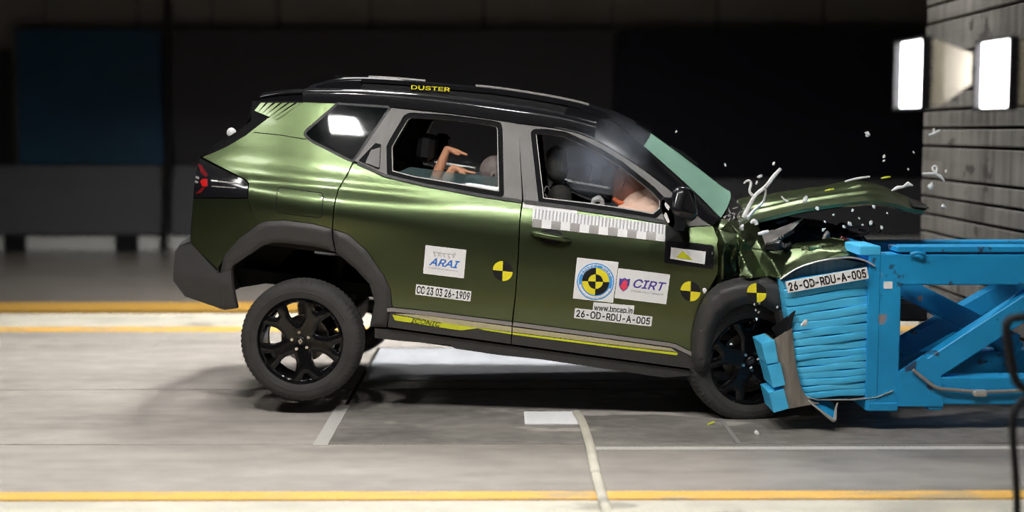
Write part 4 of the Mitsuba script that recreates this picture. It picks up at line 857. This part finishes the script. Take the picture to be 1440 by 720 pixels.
# driver: thrown forward, face in the airbag
hc = np.array(L(884, 262, -.50)); hw = lambda p: tuple(CR @ np.asarray(p, float) + CT)
k = dummy('driver_dummy', 'driver crash test dummy thrown forward with its brown head against the peach airbag', [
    [(hw([-1.02, -.38, .62]), .13), (hw([-1.00, -.40, .80]), .14), (hw([-.94, -.42, .93]), .13), (hw([-.86, -.45, 1.00]), .10), (hw([-.80, -.49, 1.04]), .065), (hw(hc + [-.02, 0, -.06]), .06)],
    [(hw([-.98, -.56, .96]), .06), (hw([-.86, -.60, .82]), .05), (hw([-.70, -.52, .86]), .04)], [(hw([-.98, -.20, .96]), .06), (hw([-.86, -.14, .82]), .05), (hw([-.70, -.24, .86]), .04)],
    [(hw([-1.0, -.48, .60]), .09), (hw([-.80, -.50, .66]), .07), (hw([-.5, -.50, .42]), .05)], [(hw([-1.0, -.28, .60]), .09), (hw([-.80, -.26, .66]), .07), (hw([-.5, -.26, .42]), .05)],
    [(hw([-.98, -.56, .96]), .07), (hw([-.98, -.20, .96]), .07)]], None, 'mat_shirt', 'mat_skin_head')
def head(c, s, face):
    """A dummy's head about c, size s, the face towards the unit vector face (car frame) with brow, nose and chin."""
    f = np.asarray(face, float); f /= np.linalg.norm(f); up = np.array([.0, 0, 1.]) - f * f[2]; up = up / np.linalg.norm(up) if np.linalg.norm(up) > .2 else np.array([1., 0, 0]); sd = np.cross(f, up)
    q = lambda a, b, e: hw(np.asarray(c) + s * (a * f + b * up + e * sd))
    return body([[(q(-.15, .2, 0), s * .82), (q(.15, .15, 0), s * .80)], [(q(.1, .1, 0), s * .8), (q(.42, -.72, 0), s * .42)], [(q(.55, -.1, .3), s * .3), (q(.55, -.1, -.3), s * .3)], [(q(.86, .02, 0), s * .10), (q(.98, -.22, 0), s * .13)],
                 [(q(.0, -.1, .80), s * .10), (q(-.05, .12, .82), s * .10)], [(q(.0, -.1, -.80), s * .10), (q(-.05, .12, -.82), s * .10)], [(q(.70, -.52, .14), s * .1), (q(.70, -.52, -.14), s * .1)]], .011, 5)
hd_ = head(hc, .128, (.62, -.25, -.72)); add(k + '__head', hd_, 'mat_skin_head', 60, label='brown head')
for u, v in ((876, 260), (887, 247)):
    p = np.array(wl(u, v, -.635)); add(k + '__head__mark', ell(p, [.005, .005, .005], 1), 'mat_ink')
add(k + '__neck_collar', W(tube([L(u, v, -.62) for u, v in ((862, 279), (868, 284), (878, 287))], [.012, .016, .014], 10)), 'mat_orange', 50, label='orange neck')
# rear child dummy: bent forward, arms flung up
rh = np.array(L(696, 248, -.44))
R0 = lambda u, v, y=-.46: np.array(L(u, v, y))
k = dummy('rear_child_dummy', 'child crash test dummy doubled over on rear seat, tan limbs flung up', [
    [(hw([-1.92, -.38, .66]), .11), (hw([-1.80, -.38, .84]), .11), (hw([-1.68, -.38, .95]), .10), (hw(rh + [-.10, 0, -.06]), .07), (hw(rh + [-.04, 0, -.03]), .055)],
    [(hw([-1.72, -.50, .92]), .05), (hw(R0(634, 262) + [0, .02, 0]), .036)],
    [(hw([-1.9, -.46, .62]), .07), (hw([-1.62, -.48, .66]), .06), (hw([-1.55, -.48, .42]), .045)], [(hw([-1.9, -.30, .62]), .07), (hw([-1.62, -.28, .66]), .06), (hw([-1.55, -.28, .42]), .045)]], None, 'mat_shirt', None)
add(k + '__head', head(rh, .118, (.75, -.1, -.65)), 'mat_head_grey', 60, label='grey head')
add(k + '__head__mark', W(ell(L(702, 236, -.55), [.008, .004, .010], 2)), 'mat_target_yellow')
def limb(elbow, wrist, knuckle, tip, y, r0, r1):
    E_, W_, K_, T_ = (np.array(L(*p, y)) for p in (elbow, wrist, knuckle, tip)); ch = [[(hw(E_), r0), (hw(E_ * .5 + W_ * .5), r0 * .96), (hw(W_), r1)], [(hw(W_), r1), (hw(W_ * .45 + K_ * .55), r1 * .86), (hw(K_), r1 * .6)]]
    for i in range(4):
        o = np.array([0, (i - 1.5) * .013, 0]); ch.append([(hw(W_ * .5 + K_ * .5 + o), .009), (hw(K_ + o), .0085), (hw(K_ * (.05 + .05 * abs(i - 1.4)) + T_ * (.95 - .05 * abs(i - 1.4)) + o), .0065)])
    mid = W_ * .6 + K_ * .4; ch.append([(hw(mid), .012), (hw(mid + np.array([.02, -.03, -.012])), .010), (hw(mid + np.array([.045, -.034, -.018])), .007)])
    return body(ch, .006, 5)
add(k + '__forearm', limb((608, 262), (628.5, 210), (646, 214), (657, 218), -.50, .031, .020), 'mat_skin_tan', 60, label='tan raised forearm and hand')
add(k + '__forearm', limb((622, 262), (637, 237), (655, 241), (669, 244), -.56, .030, .022), 'mat_skin_tan', 60, label='tan forearm and hand stretched forward')
add(k + '__sleeve', body([[(wl(606, 266, -.50), .036), (wl(612, 252, -.50), .034)]], .01, 4), 'mat_cloth_grey', 60)
add(k + '__sleeve', body([[(wl(622, 266, -.56), .036), (wl(631, 249, -.56), .033)]], .01, 4), 'mat_cloth_grey', 60)

# ================================================================ THE BLUE CRASH BARRIER
YN, YBK = -.28, .72                     # near and far face of the barrier
note('crash_barrier', 'blue steel barrier trolley frame bolted to the block wall at the right', 'barrier frame')
def bp(u, v, y=YN): return at(u, v, y)
def fbox(u0, u1, v0, v1, y0, y1, name, m='mat_blue', bev=.006, x1=None, label=None):
    a, b = bp(u0, v0), bp(u1, v1); return add('crash_barrier__' + name, box(a[0], b[0] if x1 is None else x1, y0, y1, b[2], a[2], bev), m, label=label)
BX = X1 - .014
for y0 in (YN, YBK - .14):
    n = 'post'; fbox(1233, 1263, 357, 576, y0, y0 + .14, n)
    fbox(1262, 0, 358, 402, y0, y0 + .14, 'top_beam', x1=BX - .0)
    fbox(1262, 0, 531, 571, y0, y0 + .14, 'bottom_beam', x1=BX)
    a, b = bp(1264, 541), bp(1452, 424); sh = np.array([0, y0 - YN + .07, 0])
    if y0 == YN:
        a2, b2 = bp(1272, 545), bp(1470, 416); add('crash_barrier__diagonal', obox(a2 + [0, .06, 0], b2 + [0, .06, 0], .10, .125, bev=.006), 'mat_blue')
        gp_ = [bp(u, v) for u, v in ((1262, 524), (1300, 500), (1322, 524), (1326, 571), (1262, 571))]; pl = sg.Polygon([(p[0], p[2]) for p in gp_]); g = extrude(pl, .02); g.apply_transform(trimesh.transformations.rotation_matrix(math.pi / 2, [1, 0, 0])); g.apply_translation([0, YN + .012, 0]); add('crash_barrier__gusset_plate', g, 'mat_blue')
# cross members and the crossed braces inside
def dbar(p, q, y, w=.10, h=.11, m='mat_blue'): add('crash_barrier__brace', obox(at(*p, y), at(*q, y), w, h, bev=.005), m)
dbar((1262, 400), (1425, 482), .18); dbar((1262, 492), (1452, 385), .36)
dbar((1262, 402), (1430, 492), .62); dbar((1262, 505), (1452, 420), .66)
for u in (1250,):
    for v0, v1 in ((366, 392), (538, 565)):
        a, b = bp(u - 10, v0), bp(u + 10, v1); add('crash_barrier__cross_member', box(a[0], b[0], YN + .1, YBK - .1, b[2], a[2], .006), 'mat_blue')
a = at(1262, 360, YN); add('crash_barrier__cross_member', box(2.75, 2.87, YN + .1, YBK - .1, a[2] - .16, a[2] - .02, .006), 'mat_blue')
a, b = bp(1222, 348), bp(1233, 576); add('crash_barrier__face_plate', box(a[0], b[0], YN - .005, YBK + .005, b[2] - .005, a[2], .004), 'mat_blue', label='blue mounting plate behind the honeycomb')
a, b = bp(1208, 346), bp(1238, 359); add('crash_barrier__corner_cap', box(a[0], b[0], YN - .01, YN + .3, b[2], a[2], .005), 'mat_comb')
fbox(1220, 1262, 566, 578, YN - .01, YN + .12, 'foot_plate'); fbox(1305, 1326, 570, 577, YN, YN + .12, 'foot_plate')
a, b = bp(1262, 347), bp(1440, 353); add('crash_barrier__top_flange', box(a[0], BX, YN + .0, YN + .17, a[2] - .03, a[2], .004), 'mat_blue')
a, b = bp(1243, 396, YN - .004), bp(1255, 406, YN - .004); add('crash_barrier__label', box(a[0], b[0], YN - .004, YN, b[2], a[2]), 'mat_white_sheet', label='small white label on the blue post')
a = bp(1279, 357); add('crash_barrier__eye_bolt', tube([a + [0, -.02, .0], a + [.03, -.035, .01], a + [.07, -.035, .0], a + [.075, -.01, -.005]], .009, 8), 'mat_blue', 50)
a, b = at(1266, 425, .5), at(1304, 452, .5); add('junction_box', box(a[0], b[0], .5, .66, b[2], a[2], .01), 'mat_dark', label='black box fixed inside the blue frame behind the post', cat='box')
add('tie_cable', tube([bp(u, v, YN - .025) for u, v in ((1284, 520), (1300, 533), (1320, 546), (1350, 549), (1380, 551), (1420, 550), (1448, 548))], .010, 8, dense=50), 'mat_silver_grey', 60, label='pale cable slung along the bottom beam of the blue frame', cat='cable')
add('tie_cable__shackle', box(*(lambda a, b: (a[0], b[0], YN - .05, YN - .0, b[2], a[2], .01))(bp(1365, 547, YN), bp(1385, 556, YN))), 'mat_foil')

# honeycomb: crushed layers, a cap sheet, the bent bumper blocks
note('honeycomb_block', 'bright blue crushed honeycomb barrier block with a white number plate, against the car wheel', 'honeycomb barrier')
def side(v):      # left and right edge of the near face at each height of the left edge
    return np.interp(v, [396, 420, 452, 490, 520, 553, 562], [1101, 1104, 1109, 1114, 1118, 1130, 1136]), np.interp(v, [396, 520, 562], [1220, 1221, 1221])
vs_ = [396, 407, 420, 432, 444, 456, 467, 478, 489, 499, 508, 517, 526, 535, 544, 552, 561]; r5 = np.random.default_rng(21)
for i, (va, vb) in enumerate(zip(vs_[:-1], vs_[1:])):
    nx, R = 14, []; b1, b2 = r5.uniform(.008, .016), r5.uniform(0, 6)
    for j, s in enumerate(np.linspace(0, 1, nx)):
        ring = []
        for t in (0, .04, .12, .5, .88, .96, 1):
            v = va + (vb - va) * t; l, r = side(v); u = l + (r - l) * s; vv = v - (20 - 14 * (v - 396) / 165) * s + .8 * math.sin(7 * s + b2)
            out = b1 * math.sin(math.pi * t) ** .28 * (.7 + .3 * math.sin(5 * s + b2)) + .004 * math.sin(3 * s + i) - .03 * math.exp(-s / .04) - .02 * math.exp(-(1 - s) / .05)
            p = at(u, vv, YN - out); ring.append(p)
        bd = .24 if p[0] < 1.76 else .95; ring = [ring[0] + [0, bd, 0]] + ring + [ring[-1] + [0, bd, 0]]; R.append(ring)
    g = grid_mesh(np.array(R)); caps = [trimesh.Trimesh(np.array(e), [[0, k, k + 1] for k in range(1, 8)], process=False) for e in (R[0], R[-1])]
    add('honeycomb_block__layer', cc([g] + caps), 'mat_comb', 45)
tops = [(1097, 393), (1104, 388), (1122, 377), (1145, 369), (1170, 364), (1195, 362), (1215, 366), (1230, 374)]
SH = np.array([[at(u, v + k * 1.5, YN - .02 + .3 * k) + [0, 0, -.012 * k * k] for u, v in tops] for k in (0, .3, 1, 2, 3.4)])
add('honeycomb_block__cover_sheet', thick(grid_mesh(SH), .004), 'mat_comb', 40, label='lifted blue cover sheet')
add('honeycomb_block__cover_lip', tube([at(u, v, YN - .022) for u, v in tops], .005, 6, dense=40), 'mat_foil', 50)
SI = np.array([[at(u, v, YN + y) for u, v in ((1100, 396), (1140, 390), (1180, 383), (1226, 376))] for y in (.02, .24)]); CW = np.array([[at(u, v, YN + .05) for u, v in ((1101, 396), (1140, 389), (1180, 382), (1219, 376))], [at(u, v, YN + .05) for u, v in ((1104, 389), (1140, 371), (1180, 364), (1222, 371))]]); add('honeycomb_block__core_wall', grid_mesh(CW), 'mat_tan', False, label='exposed grey brown core under the cover sheet')
add('honeycomb_block__core_top', grid_mesh(SI), 'mat_tan', 30, label='grey brown core under the cover sheet')
bk = np.array([[at(u, v, y) for u, v in ((1228, 372), (1236, 560))] for y in (YN, YBK)])
PLT = [(1104.5, 396), (1219, 375.5), (1222, 391.5), (1108, 412)]
pq = [at(u, v, YN - .038) for u, v in PLT]
pm = trimesh.Trimesh(np.array(pq + [p + [0, .006, 0] for p in pq]), [[0, 1, 2], [0, 2, 3], [0, 4, 5], [0, 5, 1], [1, 5, 6], [1, 6, 2], [2, 6, 7], [2, 7, 3], [3, 7, 4], [3, 4, 0], [4, 6, 5], [4, 7, 6]], process=False)
kp = add('honeycomb_block__number_plate', pm, 'mat_white_sheet', label='tilted white plate with a black test number')
m = meshkit.text_mesh('26-OD-RDU-A-005', .05, .002, True); v = np.array(m.vertices); lo, hi = v[:, :2].min(0), v[:, :2].max(0); q = (v[:, :2] - lo) / (hi - lo)
P0 = np.array(pq[3]); ex, ey = np.array(pq[2]) - pq[3], np.array(pq[0]) - pq[3]; v3 = P0 + (.025 + .95 * q[:, :1]) * ex + (.13 + .74 * q[:, 1:]) * ey + v[:, 2:] * [0, -1, 0] + [0, -.001, 0]
add(kp + '__lettering', trimesh.Trimesh(v3, m.faces, process=False), 'mat_ink')
for (u, v, r_) in ((1140, 398, .006), (1147, 396, .005)): add(kp + '__chip', ell(at(u, v, YN - .044), [r_, .004, r_ * 1.4], 2), 'mat_white')
note('bumper_blocks', 'three small blue blocks on a bent tan strip before the front wheel', 'barrier bumper')
for qd in ([(1070, 483), (1089, 478), (1094, 509), (1078, 512)], [(1079, 514), (1097, 510), (1104, 541), (1087, 545)], [(1081, 552), (1102, 547), (1109, 574), (1088, 580)]):
    p = np.array([at(u, v, YN - .03) for u, v in qd]); add('bumper_blocks__block', trimesh.convex.convex_hull(np.vstack([p, p + [0, .24, 0], p * 1.0 + [.0, -.006, 0]])), 'mat_comb', 20)
tl_, tr2 = [(1088, 477), (1095, 509), (1104, 541), (1102, 549), (1108, 575)], [(1114, 462), (1118, 500), (1123, 530), (1130, 552), (1152, 567)]
TS = np.array([[at(u0 + (u1 - u0) * t, v0 + (v1 - v0) * t, YN - .012 - .015 * math.sin(math.pi * t)) for t in np.linspace(0, 1, 8)] for (u0, v0), (u1, v1) in zip(tl_, tr2)])
q3 = np.stack([PchipInterpolator([0, 1, 2, 2.3, 3], TS[:, i, :])(np.linspace(0, 3, 24)) for i in range(8)], 1)
add('bumper_blocks__strip', cc([thick(grid_mesh(q3), .012), thick(grid_mesh(np.array([[p, p + [0, .22, 0]] for p in q3[:, -1]])), .006), thick(grid_mesh(np.array([[p, p + [0, .22, 0]] for p in q3[:, 0]])), .006)]), 'mat_tan', 40, label='bent tan honeycomb strip')
fl_ = np.array([[at(1134, 562, YN), at(1150, 558, YN + .1)], [at(1152, 575, YN - .03), at(1172, 566, YN + .08)], [at(1172, 590, YN - .02), at(1176, 586, YN)]])
add('bumper_blocks__torn_foil', thick(grid_mesh(fl_), .004), 'mat_blue', 30, label='torn blue foil hanging down'); add('bumper_blocks__foil_edge', tube([at(1135, 562, YN - .01), at(1152, 576, YN - .04), at(1173, 591, YN - .03), at(1176, 572, YN), at(1178, 566, YN)], [.004, .006, .012, .006, .004], 6, dense=20), 'mat_foil', 50)
add('honeycomb_block__bottom_sheet', thick(grid_mesh(np.array([[at(u, v, YN - .01), at(u, v, YN - .01) + [0, .98, 0]] for u, v in ((1128, 556), (1150, 562), (1200, 562), (1234, 558), (1256, 549))])), .004), 'mat_foil', 30)

# ================================================================ FLOOD LAMPS ON A STAND (front right)
YL = -2.4
px_ = lambda u, v, y=YL: at(u, v, y)
sx = px_(1505, 100)[0]
note('lamp_stand', 'black stand with a horizontal bar carrying the two cream flood lamps', 'lamp stand')
zb = px_(1400, 97)[2]
add('lamp_stand__bar', tube([[px_(1338, 97)[0], YL + .07, zb], [px_(1366, 97)[0], YL + .07, zb], [px_(1384, 97)[0], YL + .24, zb], [sx - .1, YL + .24, zb], [sx, YL + .07, zb]], .013, 10), 'mat_satin_black', 50)
add('lamp_stand__pole', tube([[sx, YL + .07, .04], [sx, YL + .07, zb + .1]], .025, 12), 'mat_satin_black', 50)
add('lamp_stand__base', box(sx - .25, sx + .25, YL - .18, YL + .32, 0, .04, .01), 'mat_satin_black')
def flood(u0, label, rot):
    k = numbered('flood_lamp'); labels[k] = {'label': label, 'category': 'lamp', }
    a, b = px_(u0, 55), px_(u0 + 110, 152); h = a[2] - b[2]; c = np.array([px_(u0 + 36, 0)[0], YL + .07, (a[2] + b[2]) / 2]); M = trimesh.transformations.rotation_matrix(math.radians(rot), [0, 0, 1]); M[:3, 3] = c
    def put(m): m = m.copy(); m.apply_transform(M); return m
    fr = np.array([[0, -h * .5, -h / 2], [0, h * .5, -h / 2], [0, h * .5, h / 2], [0, -h * .5, h / 2]]); bk_ = fr * [1, .45, .45] + [.19, 0, .02]
    md = fr * [1, .92, .88] + [.06, 0, .0]
    sh = trimesh.convex.convex_hull(np.vstack([fr, md, bk_])); scene[k + '__housing'] = mikit.ply(put(sh), 'mat_lamp_shell', smooth=False)
    rimm = cc([box(-.03, .006, -h * .53, h * .53, -h * .53, -h * .49), box(-.03, .006, -h * .53, h * .53, h * .49, h * .53), box(-.03, .006, -h * .53, -h * .49, -h * .5, h * .5), box(-.03, .006, h * .49, h * .53, -h * .5, h * .5)])
    scene[k + '__rim'] = mikit.ply(put(rimm), 'mat_satin_black')
    pn = np.array([[-.004, -h * .49, -h * .49], [-.004, h * .49, -h * .49], [-.004, h * .49, h * .49], [-.004, -h * .49, h * .49]])
    scene[k + '__light_panel'] = {**mikit.ply(put(trimesh.Trimesh(pn, [[0, 2, 1], [0, 3, 2]], process=False)), 'mat_white'), 'emitter': {'type': 'area', 'radiance': {'type': 'rgb', 'value': [LAMP_RADIANCE, LAMP_RADIANCE * .98, LAMP_RADIANCE]}}}
    labels[k + '__light_panel'] = {'label': 'glowing white lamp face'}
flood(1262, 'cream flood lamp with glowing face, left one of the pair at the top right', 6)
flood(1382, 'larger cream flood lamp with glowing face at the top right edge', 8)
# black cable in the right foreground
YC = -2.55
c1 = [at(u, v, YC) for u, v in ((1500, 452), (1470, 447), (1440, 446), (1424, 448), (1415, 456), (1416, 472), (1420, 495), (1424, 520), (1432, 540), (1448, 548), (1468, 540))]
c2 = [at(u, v, YC) for u, v in ((1470, 556), (1452, 556), (1438, 563), (1429, 574), (1424, 590), (1425, 620), (1428, 660), (1430, 700), (1431, 740), (1436, 772))]; c2.append([c2[-1][0] + .05, YC, .02])
add('lamp_cable', tube(c1, .016, 10, dense=70), 'mat_dark', 60, label='upper loop of black cable in the right foreground, before the blue frame', cat='cable')
add('lamp_cable', tube(c2, .013, 10, dense=60), 'mat_dark', 60, label='black cable hanging down to the floor at the right edge', cat='cable')

# ================================================================ DEBRIS
r6 = np.random.default_rng(5)
def chip(u, v, y, r, m='mat_white', label='small white plastic fragment flying around the wrecked bonnet', group='flying white fragments', name='fragment', st=1.5):
    i = trimesh.creation.icosphere(1, 1.0); i.vertices = i.vertices * (1 + .35 * r6.normal(0, 1, (len(i.vertices), 1)).clip(-1, 1)) * np.array([1, .6, st]) * r * .78 / 258
    i.apply_transform(trimesh.transformations.rotation_matrix(r6.uniform(-1.2, 1.2), [0, 1, 0])); i.apply_translation(at(u, v, y)); add(name, i, m, 50, label=label, cat='fragment', group=group)
for u, v, r, w in ((1220, 189, 4, 'white fragment flying high above the bonnet crest, largest against the black backdrop'), (1068, 248, 3.2, 'white fragment flying left of the long bent plastic strip, level with its top'), (1088, 230, 2.4, 'small white fragment flying just above the tip of the long bent plastic strip'),
                 (1243, 220, 2.2, 'small white fragment above the bonnet crest, upper one of a close pair'), (1243, 226, 1.6, 'tiny white fragment above the bonnet crest, lower one of a close pair'), (1309, 261, 4.6, 'large white fragment at the edge of the block wall above the bonnet tip'),
                 (1327, 290, 3.6, 'white fragment just right of the pointed bonnet tip before the block wall'), (1133, 280, 4, 'white fragment before the middle of the bonnet'), (1149, 293, 3, 'white fragment at the lower edge of the bonnet, below the middle'), (1229, 291, 2.6, 'white fragment just under the front part of the bonnet'),
                 (1225, 314, 3.2, 'white oblong fragment in the dark gap over the blue barrier, left one of a pair'), (1240, 320, 2.6, 'white fragment in the dark gap over the blue frame, rightmost there'), (1195, 315, 3, 'white fragment over the crushed front panel, beside a smaller one'), (1187, 319, 2.4, 'small white fragment over the crushed front panel, lower left of a larger one'),
                 (1158, 323, 2.4, 'small white fragment over the middle of the crumpled wing'), (1043, 320, 4, 'white fragment before the dark fold of the wing at the screen foot'), (1020, 232, 1.8, 'tiny white fragment in the air right of the windscreen'), (951, 185, 1.6, 'tiny white fragment in the air above the windscreen'),
                 (1199, 296, 1.8, ''), (1208, 307, 1.6, ''), (1313, 183, 2.2, 'small white fragment before the block wall under the left flood lamp'), (1330, 241, 2, 'small white fragment before the block wall, right of the twisted ribbon'), (1160, 312, 1.6, ''), (1172, 302, 1.5, ''), (1213, 316, 1.6, ''), (1248, 300, 1.5, ''), (1285, 214, 1.5, 'tiny white fragment before the dark backdrop, left of the block wall edge'), (1277, 238, 1.4, 'tiny white fragment above the bonnet front end, left of the ribbon')):
    chip(u, v, .12 if u > 1180 else .05, r, **(dict(label=w) if w else dict(label='tiny white fragment flying in the dark gap under the bonnet')), group=None if w else 'tiny fragments under the bonnet')
for u, v, r, lab in ((1131, 455, 4.6, 'white chip stuck to the front of the blue honeycomb block'), (1064, 612, 4.2, 'white chip lying on the floor before the front wheel'), (991, 409, 3.2, 'white chip at the front edge of the front door'), (1064, 257, 2.0, 'tiny white chip left of the bent plastic strip')):
    if v > 600: chip(u, v - 3, float(ground(u, v)[1]), r, label=lab, group=None)
    else: chip(u, v, YN - .045 if u > 1100 else -.05, r, label=lab, group=None)
for u, v in ((1061, 428), (1068, 426), (1063, 436), (1064, 449), (1093, 432), (1056, 517), (1085, 492), (1066, 505), (1028, 484), (1067, 439)):
    chip(u, v, -.13, 1.7, label='tiny white chip around the front wheel', group='tiny chips at the front wheel')
def strip(pts, y, w, label, name='plastic_strip', m='mat_white', g=None):
    add(name, tube([at(u, v, y) for u, v in pts], [a / 258 for a in w], 7, dense=5 * len(pts)), m, 50, label=label, cat='debris', group=g)
strip([(1046, 306), (1056, 285), (1062, 275), (1078, 261), (1088, 248), (1098, 237)], .1, [4, 3, 3, 3, 3.2, 2.5], 'long bent white plastic strip thrown up from the windscreen base')
strip([(1061, 277), (1054, 268), (1056, 258), (1053, 254), (1046, 258)], .1, [2.4, 2, 2, 2, 1.2], 'short hooked white plastic strip left of the long strip')
strip([(1050, 308), (1062, 294), (1074, 282), (1077, 268), (1075, 262)], .06, [3, 2.4, 2, 1.4, 1], 'grey bent strip right of the long white strip', m='mat_foil')
strip([(1297, 244), (1308, 244), (1316, 244), (1311, 236), (1314, 233), (1318, 236), (1316, 244), (1322, 248), (1328, 255)], .2, [1.4, 1.8, 1.8, 1.4, 1.4, 1.4, 1.8, 2.6, 1.2], 'twisted white plastic ribbon flying before the block wall')
strip([(1306, 190), (1317, 186), (1322, 183)], .6, [1.6, 2.4, 1.6], 'blurred white splinter flying before the block wall, above the ribbon')
strip([(1064, 316), (1060, 311), (1056, 314)], .0, [3, 3.6, 2], 'white broken bracket at the rear corner of the bonnet')
strip([(1066, 329), (1074, 327), (1081, 325)], .0, [2, 3, 2], 'white broken clip above the crumpled wing')
strip([(1099, 276), (1105, 282), (1109, 284)], -.0, [1, 1.6, 1], 'thin white sliver on the bonnet')
strip([(1188, 255.5), (1206, 251), (1223, 248.5)], .35, [1.4, 1.8, 1.4], 'long thin white sliver lying on the crest of the bonnet')
for u, v, lab in ((1166, 267, 'yellow sliver on the middle of the bonnet'), (1245, 249.5, 'yellow sliver on the crest of the bonnet')):
    strip([(u - 6, v + 1.5), (u, v), (u + 7, v - 1)], .3, [1, 1.6, 1], lab, m='mat_stripe_yellow')
strip([(994, 597), (1000, 595), (1005, 593)], float(ground(1000, 597)[1]) - .0, [1, 1.6, 1], 'yellow splinter on the floor left of the front tyre', m='mat_stripe_yellow')
# shattered glass at the foot of the windscreen
for i in range(40):
    u, v = 1035 + r6.normal(0, 9), 305 + r6.normal(0, 6); s = r6.uniform(.004, .009); p = at(u, v, .02 + r6.uniform(-.05, .05)); t3 = p + r6.normal(0, s, (4, 3))
    add('glass_shard', trimesh.convex.convex_hull(t3), 'mat_foil', label='glittering glass shard at the foot of the windscreen', cat='glass shard', group='glass shards at the windscreen foot')

# ================================================================ AIRBAG SMOKE IN THE CABIN
gxs = np.stack(np.meshgrid(*[np.linspace(0, 1, n) for n in (20, 20, 28)], indexing='ij'), -1)     # z, y, x
cen = gxs - .5; rad = np.sqrt((cen ** 2).sum(-1)) * 2
dens = np.clip(1 - rad, 0, 1) ** 1.2 * np.clip(meshkit.fbm(gxs * [3, 3, 4], 4, 3) * 2.4 - .55, 0, 1.6)
c = at(852, 222, .46); S3 = np.array([.68, .90, .52]); lo = c - S3 / 2
med = {'type': 'heterogeneous', 'albedo': {'type': 'rgb', 'value': [.74, .83, .98]}, 'sigma_t': {'type': 'gridvolume', 'grid': mi.VolumeGrid(dens.astype(np.float32)), 'to_world': T().translate(lo.tolist()).scale(S3.tolist()), 'filter_type': 'trilinear'}, 'scale': 11.0}
scene['smoke'] = {**mikit.ply(box(lo[0], lo[0] + S3[0], lo[1], lo[1] + S3[1], lo[2], lo[2] + S3[2]), {'type': 'null'}), 'interior': med}
labels['smoke'] = {'label': 'bluish haze of airbag smoke in the front cabin and around the windscreen pillar', 'category': 'smoke', 'kind': 'stuff'}
